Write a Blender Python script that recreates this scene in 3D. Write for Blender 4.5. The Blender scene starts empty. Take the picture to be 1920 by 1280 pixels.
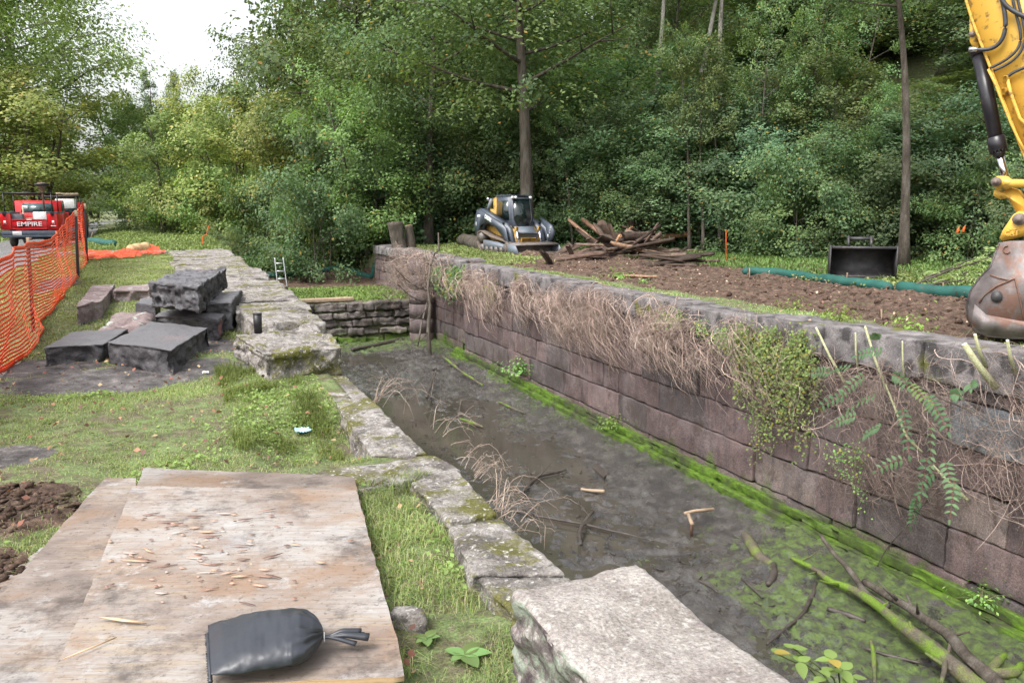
import bpy, math, random
import numpy as np
from mathutils import Vector, Matrix
R_ = math.radians
random.seed(7); rng = np.random.default_rng(7)
sc = bpy.context.scene
COL = sc.collection
# ------------------------------------------------------------------ camera, world, sun
F_PX, HOR, VPX, CAM_H = 1550.0, 395.0, 310.0, 1.6
PITCH = math.atan((640-HOR)/F_PX)
YAW = math.atan((960-VPX)/math.hypot(F_PX, 640-HOR))
Fv = np.array([math.sin(YAW)*math.cos(PITCH), math.cos(YAW)*math.cos(PITCH), -math.sin(PITCH)])
Rv = np.array([math.cos(YAW), -math.sin(YAW), 0.0]); Uv = np.cross(Rv, Fv)
CAM = np.array([0, 0, CAM_H])
cd = bpy.data.cameras.new('camera'); co = bpy.data.objects.new('camera', cd); COL.objects.link(co); sc.camera = co
co.location = CAM; co.rotation_euler = (math.pi/2-PITCH, 0, -YAW)
cd.sensor_fit = 'HORIZONTAL'; cd.sensor_width = 36; cd.lens = F_PX/1920*36; cd.clip_start = 0.05; cd.clip_end = 3000
SUN_EL, SUN_AZ = R_(55), R_(-115)
w = bpy.data.worlds.new("World"); sc.world = w; w.use_nodes = True
nt = w.node_tree; bg = nt.nodes['Background']
sky = nt.nodes.new('ShaderNodeTexSky'); sky.sky_type = 'NISHITA'; sky.sun_disc = False
sky.sun_elevation = SUN_EL; sky.sun_rotation = SUN_AZ; sky.air_density = 1.2; sky.dust_density = 4.0; sky.ozone_density = 1.0
hs = nt.nodes.new('ShaderNodeHueSaturation'); hs.inputs['Saturation'].default_value = 0.22; hs.inputs['Value'].default_value = 1.0
nt.links.new(sky.outputs[0], hs.inputs['Color']); nt.links.new(hs.outputs[0], bg.inputs[0]); bg.inputs[1].default_value = 0.15
sl = bpy.data.lights.new('sun', 'SUN'); sl.energy = 1.3; sl.angle = R_(25); sl.color = (1, .97, .92)
so = bpy.data.objects.new('sun', sl); COL.objects.link(so)
sd = Vector((math.sin(SUN_AZ)*math.cos(SUN_EL), math.cos(SUN_AZ)*math.cos(SUN_EL), math.sin(SUN_EL)))
so.rotation_euler = sd.to_track_quat('Z', 'Y').to_euler(); so.location = (0, 0, 30)
vs = sc.view_settings; vs.view_transform = 'Standard'; vs.look = 'None'; vs.exposure = 1.15; vs.gamma = 1
sc.render.engine = 'CYCLES'; cy = sc.cycles
cy.max_bounces = 6; cy.diffuse_bounces = 3; cy.glossy_bounces = 3; cy.transmission_bounces = 4; cy.transparent_max_bounces = 8
cy.use_denoising = True
# ------------------------------------------------------------------ picture <-> world helpers
def ray(px, py):
    return Fv + (px-960)/F_PX*Rv + (640-py)/F_PX*Uv
def onz(px, py, z):
    r = ray(px, py); return CAM + r*((z-CAM_H)/r[2])
def onx(px, py, X):
    r = ray(px, py); return CAM + r*(X/r[0])
def ony(px, py, Y):
    r = ray(px, py); return CAM + r*(Y/r[1])
def ond(px, py, D):
    return CAM + ray(px, py)*D
def ong(px, py, dz=0.0):
    r = ray(px, py); t = 1.0
    for _ in range(400):
        p = CAM + r*t
        if p[2] < gz(p[0], p[1])+dz: break
        t *= 1.02
    lo, hi = t/1.02, t
    for _ in range(18):
        m = (lo+hi)/2; p = CAM+r*m
        if p[2] < gz(p[0], p[1])+dz: hi = m
        else: lo = m
    return CAM+r*hi
# ------------------------------------------------------------------ noise
def _h(ix, iy, iz, s):
    n = (ix*374761393 + iy*668265263 + iz*2147483647 % 1000003*69069 + s*974711) & 0xffffffff
    n = ((n ^ (n >> 13))*1274126177) & 0xffffffff
    n = ((n ^ (n >> 16))*2246822519) & 0xffffffff
    return ((n ^ (n >> 15)) & 0xffff)/65535.0
def vnoise(x, y, z=0, s=0):
    x = np.asarray(x, float); y = np.asarray(y, float); z = np.asarray(z, float)+np.zeros_like(x)
    ix = np.floor(x).astype(np.int64); iy = np.floor(y).astype(np.int64); iz = np.floor(z).astype(np.int64)
    fx, fy, fz = x-ix, y-iy, z-iz
    fx = fx*fx*(3-2*fx); fy = fy*fy*(3-2*fy); fz = fz*fz*(3-2*fz)
    def L(a, b, t): return a+(b-a)*t
    c = lambda i, j, k: _h(ix+i, iy+j, iz+k, s)
    return L(L(L(c(0,0,0), c(1,0,0), fx), L(c(0,1,0), c(1,1,0), fx), fy), L(L(c(0,0,1), c(1,0,1), fx), L(c(0,1,1), c(1,1,1), fx), fy), fz)*2-1
def fbm(x, y, z=0, o=4, s=0):
    t = 0; a = .5; f = 1.0
    for i in range(o):
        t = t+a*vnoise(np.asarray(x)*f, np.asarray(y)*f, np.asarray(z)*f, s+i*17); a *= .5; f *= 2.03
    return t
def sstep(a, b, x):
    t = np.clip((np.asarray(x, float)-a)/(b-a), 0, 1); return t*t*(3-2*t)
# ------------------------------------------------------------------ terrain (height and cover) -------------
WX_L, WX_R, Z_FLOOR, Y_END = 1.58, 8.2, -3.0, 28.5
def coping_x(y): return 1.58+0.15*sstep(9, 14, y)
def foot(y): return np.interp(y, [0, 10, 18, 26, 40, 60], [25, 24, 22.5, 20, 18.5, 18])
def gz0(x, y):
    x = np.asarray(x, float); y = np.asarray(y, float)
    zl = .28*sstep(10.2, 17, y)*sstep(-4.6, -2.2, x) + .05*sstep(5, 9, y)*(1-sstep(12, 16, y)) + .05
    zl = zl - .17*sstep(.35, .75, x)*sstep(5.0, 5.3, y)*(1-sstep(5.7, 6.5, y))*(1-sstep(1.3, 1.5, x))
    zl = zl - .05*(1-sstep(3.5, 5.5, y))
    zr = -.02 + .06*sstep(9, 12, x)
    hl = np.maximum(0, x-foot(y)); zr = zr + .62*hl*sstep(0, 4, hl) + .0*x
    zr = np.minimum(zr, 26+.05*hl)
    bed = -1.5 + .5*sstep(34, 46, y) + .9*sstep(46, 60, y)
    bed = bed + .25*np.exp(-((y-38.2)/1.3)**2)
    inb = (x > 2.0) & (x < 8.35) & (y >= Y_END+.1)
    z = np.where(x < 5, zl, zr)
    edge = sstep(1.9, 2.9, x)*(1-sstep(7.6, 8.6, x)*(1-sstep(36, 40, y)))
    zb = np.where(x < 5, zl*(1-sstep(1.9, 2.3, x)) + bed*sstep(1.9, 2.3, x), zr*sstep(8.3, 8.6, x)+bed*(1-sstep(8.3, 8.6, x)))
    far = sstep(36, 40, y)
    zfar = bed*(1-sstep(8, 16, x)) + zr*sstep(8, 16, x)
    zb = np.where(x > 5, zb*(1-far)+zfar*far, zb)
    z = np.where(y >= Y_END+.1, np.where(x > 1.9, zb, z), z)
    inc = (x > 1.35) & (x < np.where(y > 23.4, 8.75, 8.42)) & (y < Y_END+.1)
    z = np.where(inc, Z_FLOOR-.5, z)
    return z
def soilmask(x, y):
    m = sstep(9.15, 9.7, x+.35*fbm(x*1.3, y*1.3, s=3))*(1-sstep(foot(y)-4.4, foot(y)-3.2, x))*(1-sstep(32, 36, y))
    m = m*(1-sstep(22, 27, y)*(1-sstep(10.5, 12, x+fbm(x, y, s=8))))
    m = m*sstep(-.05, .0, x-9.0)
    b = (x > 2.2) & (x < 8.4) & (y > Y_END)
    m = np.where(b, sstep(33.2, 34, y+.6*fbm(x, y, s=5))*(1-sstep(38.5, 39.2, y)), m)
    # soil clumps on the left bank
    for (cx, cy_, r) in SOIL_SPOTS:
        m = np.maximum(m, 1-sstep(r*.75, r*1.15, np.hypot(x-cx, y-cy_)+.15*fbm(x*4, y*4, s=9)))
    return m
def mudmask(x, y):
    m = 0*x
    for (cx, cy_, rx, ry) in MUD_SPOTS:
        m = np.maximum(m, 1-sstep(.75, 1.15, np.hypot((x-cx)/rx, (y-cy_)/ry)+.35*fbm(x*2.5, y*2.5, s=19)))
    return m
ROAD = np.array([(-5.6, -20), (-5.6, 20), (-5.7, 42), (-6.2, 60), (-8.2, 90), (-9.4, 125), (-2, 170), (20, 220)], float)
def roadmask(x, y):
    cx = np.interp(y, ROAD[:, 1], ROAD[:, 0]); hw = 2.05+.15*fbm(x*.7, y*.7, s=4)
    return 1-sstep(hw-.15, hw+.25, np.abs(x-cx))
SOIL_SPOTS = []; MUD_SPOTS = []
gz = lambda x, y: float(gz0(x, y))
def _spot(px, py): p = onz(px, py, .05); return p
p = _spot(60, 955); SOIL_SPOTS += [(p[0]-.15, p[1], .42), (p[0]-.65, p[1]-.15, .4)]
p = _spot(0, 1090); SOIL_SPOTS += [(p[0]-.1, p[1], .3)]
for (a, b, rx, ry) in [(200, 722, .95, .62), (330, 700, .8, .5), (400, 655, .35, .6), (60, 700, .7, .5), (110, 560, .35, 1.6), (0, 860, .3, .3)]:
    p = _spot(a, b); MUD_SPOTS.append((p[0], p[1], rx, ry))
def gzn(x, y):
    z = gz0(x, y); s = soilmask(x, y); m = mudmask(x, y); r = roadmask(x, y)
    n = .035*fbm(x*.8, y*.8, s=1)*(1-r)
    clod = np.abs(fbm(x*2.2, y*2.2, o=5, s=2))*.12-.02+.06*np.abs(fbm(x*8, y*8, o=4, s=6))+.05*fbm(x*17, y*17, o=2, s=7)
    lf = (x < 1.5)
    z = z + n + s*np.where(lf, clod*.6+.03, clod) + m*(.03*fbm(x*5, y*5, o=4, s=12)-.015) - .05*r
    # wave of spoil right at the excavator
    return z
# ------------------------------------------------------------------ mesh helpers
def set_mesh(me, V, faces, cols=None, smooth=True):
    """V (n,3); faces list of arrays (m,k)"""
    V = np.asarray(V, np.float32)
    fs = [np.asarray(f, np.int32) for f in (faces if isinstance(faces, list) else [faces]) if len(f)]
    nl = sum(f.size for f in fs); nf = sum(len(f) for f in fs)
    me.vertices.add(len(V)); me.vertices.foreach_set('co', V.ravel())
    me.loops.add(nl); me.polygons.add(nf)
    me.loops.foreach_set('vertex_index', np.concatenate([f.ravel() for f in fs]))
    st = []; t = 0
    for f in fs:
        st.append(t+np.arange(len(f))*f.shape[1]); t += f.size
    me.polygons.foreach_set('loop_start', np.concatenate(st).astype(np.int32))
    me.update(calc_edges=True); me.validate()
    if smooth: me.polygons.foreach_set('use_smooth', np.ones(len(me.polygons), bool))
    if cols is not None:
        a = me.color_attributes.new('Col', 'FLOAT_COLOR', 'POINT')
        c = np.ones((len(V), 4), np.float32); c[:, :cols.shape[1]] = cols
        a.data.foreach_set('color', c.ravel())
def tag(o, label=None, cat=None, group=None, kind=None):
    if label: o['label'] = label
    if cat: o['category'] = cat
    if group: o['group'] = group
    if kind: o['kind'] = kind
    return o
def mkobj(name, V, F, mat, parent=None, cols=None, smooth=True, origin=None):
    V = np.asarray(V, float)
    if parent is not None: org = np.array(parent['_o']) if '_o' in parent else np.zeros(3)
    elif origin is not None: org = np.array(origin, float)
    else:
        mn, mx = V.min(0), V.max(0); org = np.array([(mn[0]+mx[0])/2, (mn[1]+mx[1])/2, mn[2]])
    me = bpy.data.meshes.new(name); set_mesh(me, V-org, F, cols, smooth)
    me.materials.append(mat)
    o = bpy.data.objects.new(name, me); COL.objects.link(o)
    if parent is not None: o.parent = parent; ORG[o.name] = org
    else: o.location = org; ORG[o.name] = org
    o['_o'] = list(map(float, org))
    return o
ORG = {}
def empty(name, loc, label, cat, group=None):
    o = bpy.data.objects.new(name, None); COL.objects.link(o); o.location = [float(v) for v in loc]; o.empty_display_size = .2
    o['_o'] = [float(v) for v in loc]
    return tag(o, label, cat, group)
def copy_tree(o, loc, parent=None):
    c = o.copy(); COL.objects.link(c)
    if parent: c.parent = parent
    else: c.location = loc
    for ch in o.children: copy_tree(ch, None, c)
    return c
class MB:
    def __init__(s): s.V = []; s.F = {}; s.n = 0; s.C = []
    def add(s, V, F, col=None):
        V = np.asarray(V, float)
        for f in (F if isinstance(F, list) else [F]):
            f = np.asarray(f); 
            if len(f): s.F.setdefault(f.shape[1], []).append(f+s.n)
        s.V.append(V); s.n += len(V)
        c = np.ones((len(V), 3)) if col is None else (np.zeros((len(V), 3))+np.asarray(col))
        s.C.append(c); return s
    def box(s, c, size, M=None, bev=0.0, col=None):
        c = np.array(c, float); h = np.array(size, float)/2
        if bev <= 0 or bev > h.min(): bev = min(.25*h.min(), .006) if bev <= 0 else h.min()*.4
        V = []
        for sx in (-1, 1):
            for sy in (-1, 1):
                for sz in (-1, 1):
                    b = bev
                    V += [(sx*h[0], sy*(h[1]-b), sz*(h[2]-b)), (sx*(h[0]-b), sy*h[1], sz*(h[2]-b)), (sx*(h[0]-b), sy*(h[1]-b), sz*h[2])]
        V = np.array(V)
        def I(sx, sy, sz, k): return ((sx*2+sy)*2+sz)*3+k
        Q = []; T = []
        Q += [(I(1,0,0,0), I(1,1,0,0), I(1,1,1,0), I(1,0,1,0)), (I(0,0,0,0), I(0,0,1,0), I(0,1,1,0), I(0,1,0,0))]
        Q += [(I(0,1,0,1), I(0,1,1,1), I(1,1,1,1), I(1,1,0,1)), (I(0,0,0,1), I(1,0,0,1), I(1,0,1,1), I(0,0,1,1))]
        Q += [(I(0,0,1,2), I(1,0,1,2), I(1,1,1,2), I(0,1,1,2)), (I(0,0,0,2), I(0,1,0,2), I(1,1,0,2), I(1,0,0,2))]
        for a in (0, 1):
            for b in (0, 1):
                Q.append((I(a,b,0,0), I(a,b,1,0), I(a,b,1,1), I(a,b,0,1)))
                Q.append((I(a,0,b,0), I(a,1,b,0), I(a,1,b,2), I(a,0,b,2)))
                Q.append((I(0,a,b,1), I(1,a,b,1), I(1,a,b,2), I(0,a,b,2)))
                for d in (0, 1): T.append((I(a,b,d,0), I(a,b,d,1), I(a,b,d,2)))
        if M is not None: V = V@np.array(M).T
        return s.add(V+c, [np.array(Q), np.array(T)], col)
    def tube(s, P, r, n=6, col=None, cap=True):
        P = np.asarray(P, float); m = len(P)
        r = np.zeros(m)+np.asarray(r, float)
        T = np.gradient(P, axis=0); T /= np.linalg.norm(T, axis=1)[:, None]+1e-9
        up = np.array([0, 0, 1.]) if abs(T[0][2]) < .9 else np.array([1., 0, 0])
        A = np.cross(T, up); nn = np.linalg.norm(A, axis=1); A[nn < 1e-3] = np.array([0, 1., 0]); A /= np.linalg.norm(A, axis=1)[:, None]
        B = np.cross(T, A)
        th = np.arange(n)*2*math.pi/n
        V = P[:, None]+r[:, None, None]*(A[:, None]*np.cos(th)[None, :, None]+B[:, None]*np.sin(th)[None, :, None])
        V = V.reshape(-1, 3)
        i = np.arange(m-1)[:, None]*n; j = np.arange(n)[None]; k = (j+1) % n
        Q = np.stack([i+j, i+k, i+n+k, i+n+j], -1).reshape(-1, 4)
        Fs = [Q]
        if cap:
            Fs += [np.arange(n)[None, ::-1].copy(), (np.arange(n)+(m-1)*n)[None]]
        return s.add(V, Fs, col)
    def prism(s, poly, t0, t1, fr, col=None):
        """poly 2D outline in frame fr=(O,u,v,n), extruded along n from t0 to t1"""
        O, u, v, n = [np.asarray(q, float) for q in fr]; p = np.asarray(poly, float); m = len(p)
        base = O+p[:, :1]*u+p[:, 1:2]*v
        V = np.concatenate([base+n*t0, base+n*t1])
        i = np.arange(m); k = (i+1) % m
        Q = np.stack([i, k, k+m, i+m], 1)
        return s.add(V, [Q, i[None, ::-1].copy(), (i+m)[None]], col)
    def build(s, name, mat, parent=None, smooth=False, origin=None, usecol=True):
        V = np.concatenate(s.V); F = [np.concatenate(v) for v in s.F.values()]
        return mkobj(name, V, F, mat, parent, np.concatenate(s.C) if usecol else None, smooth, origin)
def rot(ax, a): return np.array(Matrix.Rotation(a, 3, ax))
def grid_faces(nx, ny):
    i = np.arange(nx-1)[:, None]*ny+np.arange(ny-1)[None]
    return np.stack([i, i+ny, i+ny+1, i+1], -1).reshape(-1, 4)
def slab_data(top, zt, zb, step=.04, rnd=.03, amp=.02, fr=3.0, strata=0.0, seed=0, bot=None, face=0.0):
    """top: 4 xy corners in order; returns V, F of a rough stone block"""
    top = np.asarray(top, float)[:, :2]; bot = top if bot is None else np.asarray(bot, float)[:, :2]
    zt_ = np.zeros(4)+np.asarray(zt, float); zb_ = np.zeros(4)+np.asarray(zb, float)
    C = np.zeros((2, 2, 2, 3)); idx = [(0, 0), (1, 0), (1, 1), (0, 1)]
    for k, (a, b) in enumerate(idx):
        C[a, b, 1] = (*top[k], zt_[k]); C[a, b, 0] = (*bot[k], zb_[k])
    lx = np.linalg.norm(C[1, 0, 1]-C[0, 0, 1]); ly = np.linalg.norm(C[0, 1, 1]-C[0, 0, 1]); lz = abs(zt_.mean()-zb_.mean())
    D = np.array([lx, ly, lz]); N = np.maximum(3, (D/step).astype(int)+1)
    h = D/2; r = min(rnd, h.min()*.9)
    def gl(ax_):
        e = r/h[ax_]; n_ = N[ax_]
        if e > .8: return np.linspace(-1, 1, max(5, n_))
        return np.concatenate([[-1, -1+e*.45, -1+e*1.02], np.linspace(-1+e*1.02, 1-e*1.02, max(3, n_))[1:-1], [1-e*1.02, 1-e*.45, 1]])
    allV = []; allF = []; n0 = 0
    for ax in range(3):
        a, b = [q for q in range(3) if q != ax]
        for sgn in (-1, 1):
            ga, gb = gl(a), gl(b); A, B = np.meshgrid(ga, gb, indexing='ij')
            P = np.zeros(A.shape+(3,)); P[..., a] = A; P[..., b] = B; P[..., ax] = sgn
            f = grid_faces(len(ga), len(gb))
            if (sgn > 0) == (ax == 1): f = f[:, ::-1]
            allV.append(P.reshape(-1, 3)); allF.append(f+n0); n0 += A.size
    P = np.concatenate(allV)*h; F = np.concatenate(allF)
    inn = np.clip(P, -(h-r), h-r); d = P-inn; nrm = d/(np.linalg.norm(d, axis=1)[:, None]+1e-9)
    Q = inn+nrm*r
    q = Q/h*.5+.5
    W = np.zeros_like(Q)
    for i in (0, 1):
        for j in (0, 1):
            for k in (0, 1):
                wt = (q[:, 0] if i else 1-q[:, 0])*(q[:, 1] if j else 1-q[:, 1])*(q[:, 2] if k else 1-q[:, 2])
                W += wt[:, None]*C[i, j, k]
    ex = (C[1, 0, 1]-C[0, 0, 1]); ey = (C[0, 1, 1]-C[0, 0, 1]); ex /= np.linalg.norm(ex); ey /= np.linalg.norm(ey)
    wn = nrm[:, :1]*ex+nrm[:, 1:2]*ey+nrm[:, 2:]*np.array([0, 0, 1.])
    s = seed*3.7
    dsp = amp*(fbm(W[:, 0]*fr+s, W[:, 1]*fr, W[:, 2]*fr, o=5, s=seed)*1.6)
    if strata:
        wob = .05*fbm(W[:, 0]*2, W[:, 1]*2, s=seed+5)
        dsp = dsp+strata*vnoise(W[:, 0]*1.5+s, W[:, 1]*1.5, (W[:, 2]+wob)*26, seed+9)*(1-np.abs(nrm[:, 2]))
        dsp = dsp+strata*.45*np.round(2.2*fbm(W[:, 0]*1.6+s, W[:, 1]*1.6, 0, o=3, s=seed+2))*np.abs(nrm[:, 2])
    if face: dsp = dsp-face*np.abs(fbm(W[:, 0]*4.5+s, W[:, 1]*4.5, W[:, 2]*5.5, o=5, s=seed+3))*2.2*(1-np.abs(nrm[:, 2])**2)
    W = W+wn*dsp[:, None]
    key = np.round(W*2000).astype(np.int64)
    _, ui, inv = np.unique(key, axis=0, return_index=True, return_inverse=True)
    return W[ui], inv.ravel()[F]
def slab(name, top, zt, zb, mat, parent=None, **k):
    V, F = slab_data(top, zt, zb, **k)
    return mkobj(name, V, F, mat, parent)
# ------------------------------------------------------------------ materials
class NT:
    def __init__(s, name):
        s.m = bpy.data.materials.new(name); s.m.use_nodes = True; s.t = s.m.node_tree
        s.b = s.t.nodes['Principled BSDF']; s.out = s.t.nodes['Material Output']
        s.b.inputs['Specular IOR Level'].default_value = .35
    def n(s, ty, **kw):
        q = s.t.nodes.new(ty)
        for k, v in kw.items():
            if k in q.inputs: q.inputs[k].default_value = v
            else: setattr(q, k, v)
        return q
    def l(s, a, b): s.t.links.new(a, b)
    def pos(s, scale=(1, 1, 1), obj=False):
        g = s.n('ShaderNodeTexCoord').outputs['Object'] if obj else s.n('ShaderNodeNewGeometry').outputs['Position']
        mp = s.n('ShaderNodeMapping'); mp.inputs['Scale'].default_value = scale; s.l(g, mp.inputs[0]); return mp.outputs[0]
    def noise(s, scale, detail=5, vec=None, rough=.6, dist=0):
        q = s.n('ShaderNodeTexNoise'); q.inputs['Scale'].default_value = scale; q.inputs['Detail'].default_value = detail
        q.inputs['Roughness'].default_value = rough; q.inputs['Distortion'].default_value = dist
        s.l(vec if vec is not None else s.pos(), q.inputs['Vector']); return q.outputs[0]
    def ramp(s, fac, stops, interp='LINEAR'):
        q = s.n('ShaderNodeValToRGB'); e = q.color_ramp.elements; q.color_ramp.interpolation = interp
        while len(e) < len(stops): e.new(.5)
        for i, (p_, c) in enumerate(stops):
            e[i].position = p_; e[i].color = (*c, 1) if hasattr(c, '__len__') else (c, c, c, 1)
        s.l(fac, q.inputs[0]); return q.outputs[0]
    def mix(s, fac, a, b, mode='MIX'):
        q = s.n('ShaderNodeMix'); q.data_type = 'RGBA'; q.blend_type = mode
        for v, i in ((fac, 0), (a, 6), (b, 7)):
            if hasattr(v, 'default_value') or hasattr(v, 'links'): s.l(v, q.inputs[i])
            elif i == 0: q.inputs[0].default_value = v
            else: q.inputs[i].default_value = (*v, 1)
        return q.outputs[2]
    def math(s, op, a, b=None):
        q = s.n('ShaderNodeMath'); q.operation = op
        for i, v in enumerate((a, b)):
            if v is None: continue
            if hasattr(v, 'links'): s.l(v, q.inputs[i])
            else: q.inputs[i].default_value = v
        return q.outputs[0]
    def col(s, c):
        if hasattr(c, 'links'): s.l(c, s.b.inputs['Base Color'])
        else: s.b.inputs['Base Color'].default_value = (*c, 1)
    def rough(s, v):
        if hasattr(v, 'links'): s.l(v, s.b.inputs['Roughness'])
        else: s.b.inputs['Roughness'].default_value = v
    def bump(s, h, st=.3, d=.02):
        q = s.n('ShaderNodeBump'); q.inputs['Strength'].default_value = st; q.inputs['Distance'].default_value = d
        s.l(h, q.inputs['Height']); s.l(q.outputs[0], s.b.inputs['Normal'])
    def attr(s, name='Col'):
        q = s.n('ShaderNodeAttribute'); q.attribute_name = name; return q.outputs['Color']
def pmat(name, stops, scale=4, rough=.85, bump=.4, bs=None, useattr=False, metal=0, stretch=(1, 1, 1), spots=None, bd=.01, obj=False, grain=.45, sides=None):
    t = NT(name); v = t.pos(stretch, obj)
    n1 = t.noise(scale, 7, v)
    c = t.ramp(n1, [(.3+.4*i/(max(1, len(stops)-1)), q) for i, q in enumerate(stops)])
    if spots:
        for (sc_, lo, hi, cc) in spots:
            c = t.mix(t.ramp(t.noise(sc_, 6, v), [(lo, 0), (hi, 1)]), c, cc)
    if grain: c = t.mix(1.0, c, t.ramp(t.noise(75, 6, v, .75), [(.34, (1-grain,)*3), (.5, (1, 1, 1)), (.66, (1+grain,)*3)]), 'MULTIPLY')
    if sides: c = sides(t, c)
    if useattr: c = t.mix(1.0, c, t.attr(), 'MULTIPLY')
    t.col(c); t.rough(rough); t.b.inputs['Metallic'].default_value = metal
    if bump: t.bump(t.noise(bs or scale*4, 8, v, .65), bump, bd)
    return t.m
def pale_top(t, c):  # mixes a paler grey into faces that point upward
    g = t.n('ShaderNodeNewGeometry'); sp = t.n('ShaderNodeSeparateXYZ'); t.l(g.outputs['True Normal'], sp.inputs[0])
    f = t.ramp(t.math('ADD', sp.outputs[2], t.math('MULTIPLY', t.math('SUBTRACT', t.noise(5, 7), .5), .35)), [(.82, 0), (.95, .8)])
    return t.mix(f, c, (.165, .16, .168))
def lichen_side(t, c):
    g = t.n('ShaderNodeNewGeometry'); sp = t.n('ShaderNodeSeparateXYZ'); t.l(g.outputs['True Normal'], sp.inputs[0])
    f = t.ramp(t.math('ADD', sp.outputs[2], t.math('MULTIPLY', t.math('SUBTRACT', t.noise(6, 6), .5), .5)), [(.45, 1), (.7, 0)])
    sc_ = t.ramp(t.noise(9, 8, None, .7), [(.40, (.075, .055, .06)), (.5, (.16, .14, .13)), (.57, (.24, .27, .21)), (.66, (.36, .40, .34))])
    return t.mix(f, c, sc_)
def leafmat(name, gloss=.18, tr=.38):
    t = NT(name); oi = t.n('ShaderNodeObjectInfo')
    h = t.n('ShaderNodeHueSaturation'); t.l(t.attr(), h.inputs['Color'])
    t.l(t.math('ADD', t.math('MULTIPLY', oi.outputs['Random'], .05), .455), h.inputs['Hue']); h.inputs['Saturation'].default_value = .93
    t.l(t.math('ADD', t.math('MULTIPLY', oi.outputs['Random'], .7), 1.25 if name == 'leaf' else (.65 if name == 'chips' else .95)), h.inputs['Value'])
    t.col(h.outputs[0]); t.rough(.5); t.b.inputs['Specular IOR Level'].default_value = gloss
    tl = t.n('ShaderNodeBsdfTranslucent'); t.l(t.mix(1.0, h.outputs[0], (1.25, 1.3, .6), 'MULTIPLY'), tl.inputs[0])
    mx = t.n('ShaderNodeMixShader'); mx.inputs[0].default_value = tr
    t.l(t.b.outputs[0], mx.inputs[1]); t.l(tl.outputs[0], mx.inputs[2]); t.l(mx.outputs[0], t.out.inputs[0])
    return t.m
M = {}
M['leaf'] = leafmat('leaf'); M['chip'] = leafmat('chips', .2, .02)
M['grass'] = leafmat('grass_blades', .15, .3)
M['bark'] = pmat('bark', [(.035, .028, .022), (.09, .075, .06), (.15, .135, .115)], 6, .95, .9, 20, stretch=(1, 1, .25), bd=.03)
M['deadbark'] = pmat('grey_dead_bark', [(.11, .09, .075), (.21, .18, .15), (.30, .26, .22)], 6, .95, .7, 20, stretch=(1, 1, .25))
M['barkpale'] = pmat('pale_bark', [(.16, .14, .12), (.30, .28, .25), (.42, .40, .36)], 3, .9, .5, 12, stretch=(1, 1, .4), spots=[(2.5, .55, .62, (.12, .11, .09))])
M['twig'] = pmat('dry_twig', [(.13, .10, .085), (.29, .235, .20), (.44, .38, .325)], 5, .9, 0, useattr=True)
M['cutstem'] = pmat('green_cut_stem', [(.30, .30, .16), (.45, .45, .27)], 9, .7, .2)
M['cutwood'] = pmat('cut_wood', [(.42, .27, .13), (.60, .43, .24)], 14, .8, .4, stretch=(1, 1, 1))
M['wetwood'] = pmat('wet_branch', [(.04, .032, .028), (.10, .085, .075)], 8, .45, .6, 30)
M['mossbranch'] = pmat('mossy_branch', [(.07, .06, .05), (.12, .10, .075), (.16, .20, .04)], 4, .8, .8, 30, spots=[(2.2, .47, .56, (.13, .21, .025))], bd=.02)

M['coping'] = pmat('grey_coping_stone', [(.13, .115, .105), (.28, .255, .235), (.42, .395, .375)], 8, .92, 1.0, 30, bd=.03, spots=[(3.1, .52, .62, (.115, .10, .09)), (1.9, .53, .60, (.12, .115, .03)), (14, .56, .64, (.12, .11, .10)), (5, .57, .63, (.16, .15, .05)), (34, .58, .66, (.50, .48, .46))])
M['copingfar'] = pmat('purplish_coping_stone', [(.08, .072, .072), (.17, .155, .155), (.27, .25, .245)], 4, .9, .9, 26, bd=.02, spots=[(3.1, .53, .62, (.06, .055, .055)), (1.3, .60, .66, (.12, .125, .03)), (30, .64, .72, (.40, .38, .37))])
M['slate'] = pmat('dark_wet_stone', [(.038, .037, .041), (.070, .068, .074), (.115, .112, .12)], 3.5, .55, .9, 28, bd=.02, spots=[(1.3, .62, .66, (.19, .09, .085)), (9, .68, .75, (.16, .15, .15))], sides=pale_top)
M['boulder'] = pmat('pale_lichen_stone', [(.23, .20, .18), (.36, .325, .30), (.47, .44, .41)], 3.2, .95, 1.0, 70, bd=.012, spots=[(36, .52, .66, (.44, .42, .39)), (70, .60, .70, (.16, .15, .15)), (2.0, .55, .72, (.22, .18, .17)), (5, .60, .68, (.15, .12, .13))], sides=lichen_side)
M['redstone'] = pmat('red_lichen_stone', [(.12, .09, .09), (.22, .17, .165), (.30, .25, .24)], 4, .9, .8, 30, spots=[(6, .60, .66, (.42, .46, .42))], bd=.015)
M['cutside'] = M['coping']
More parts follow.
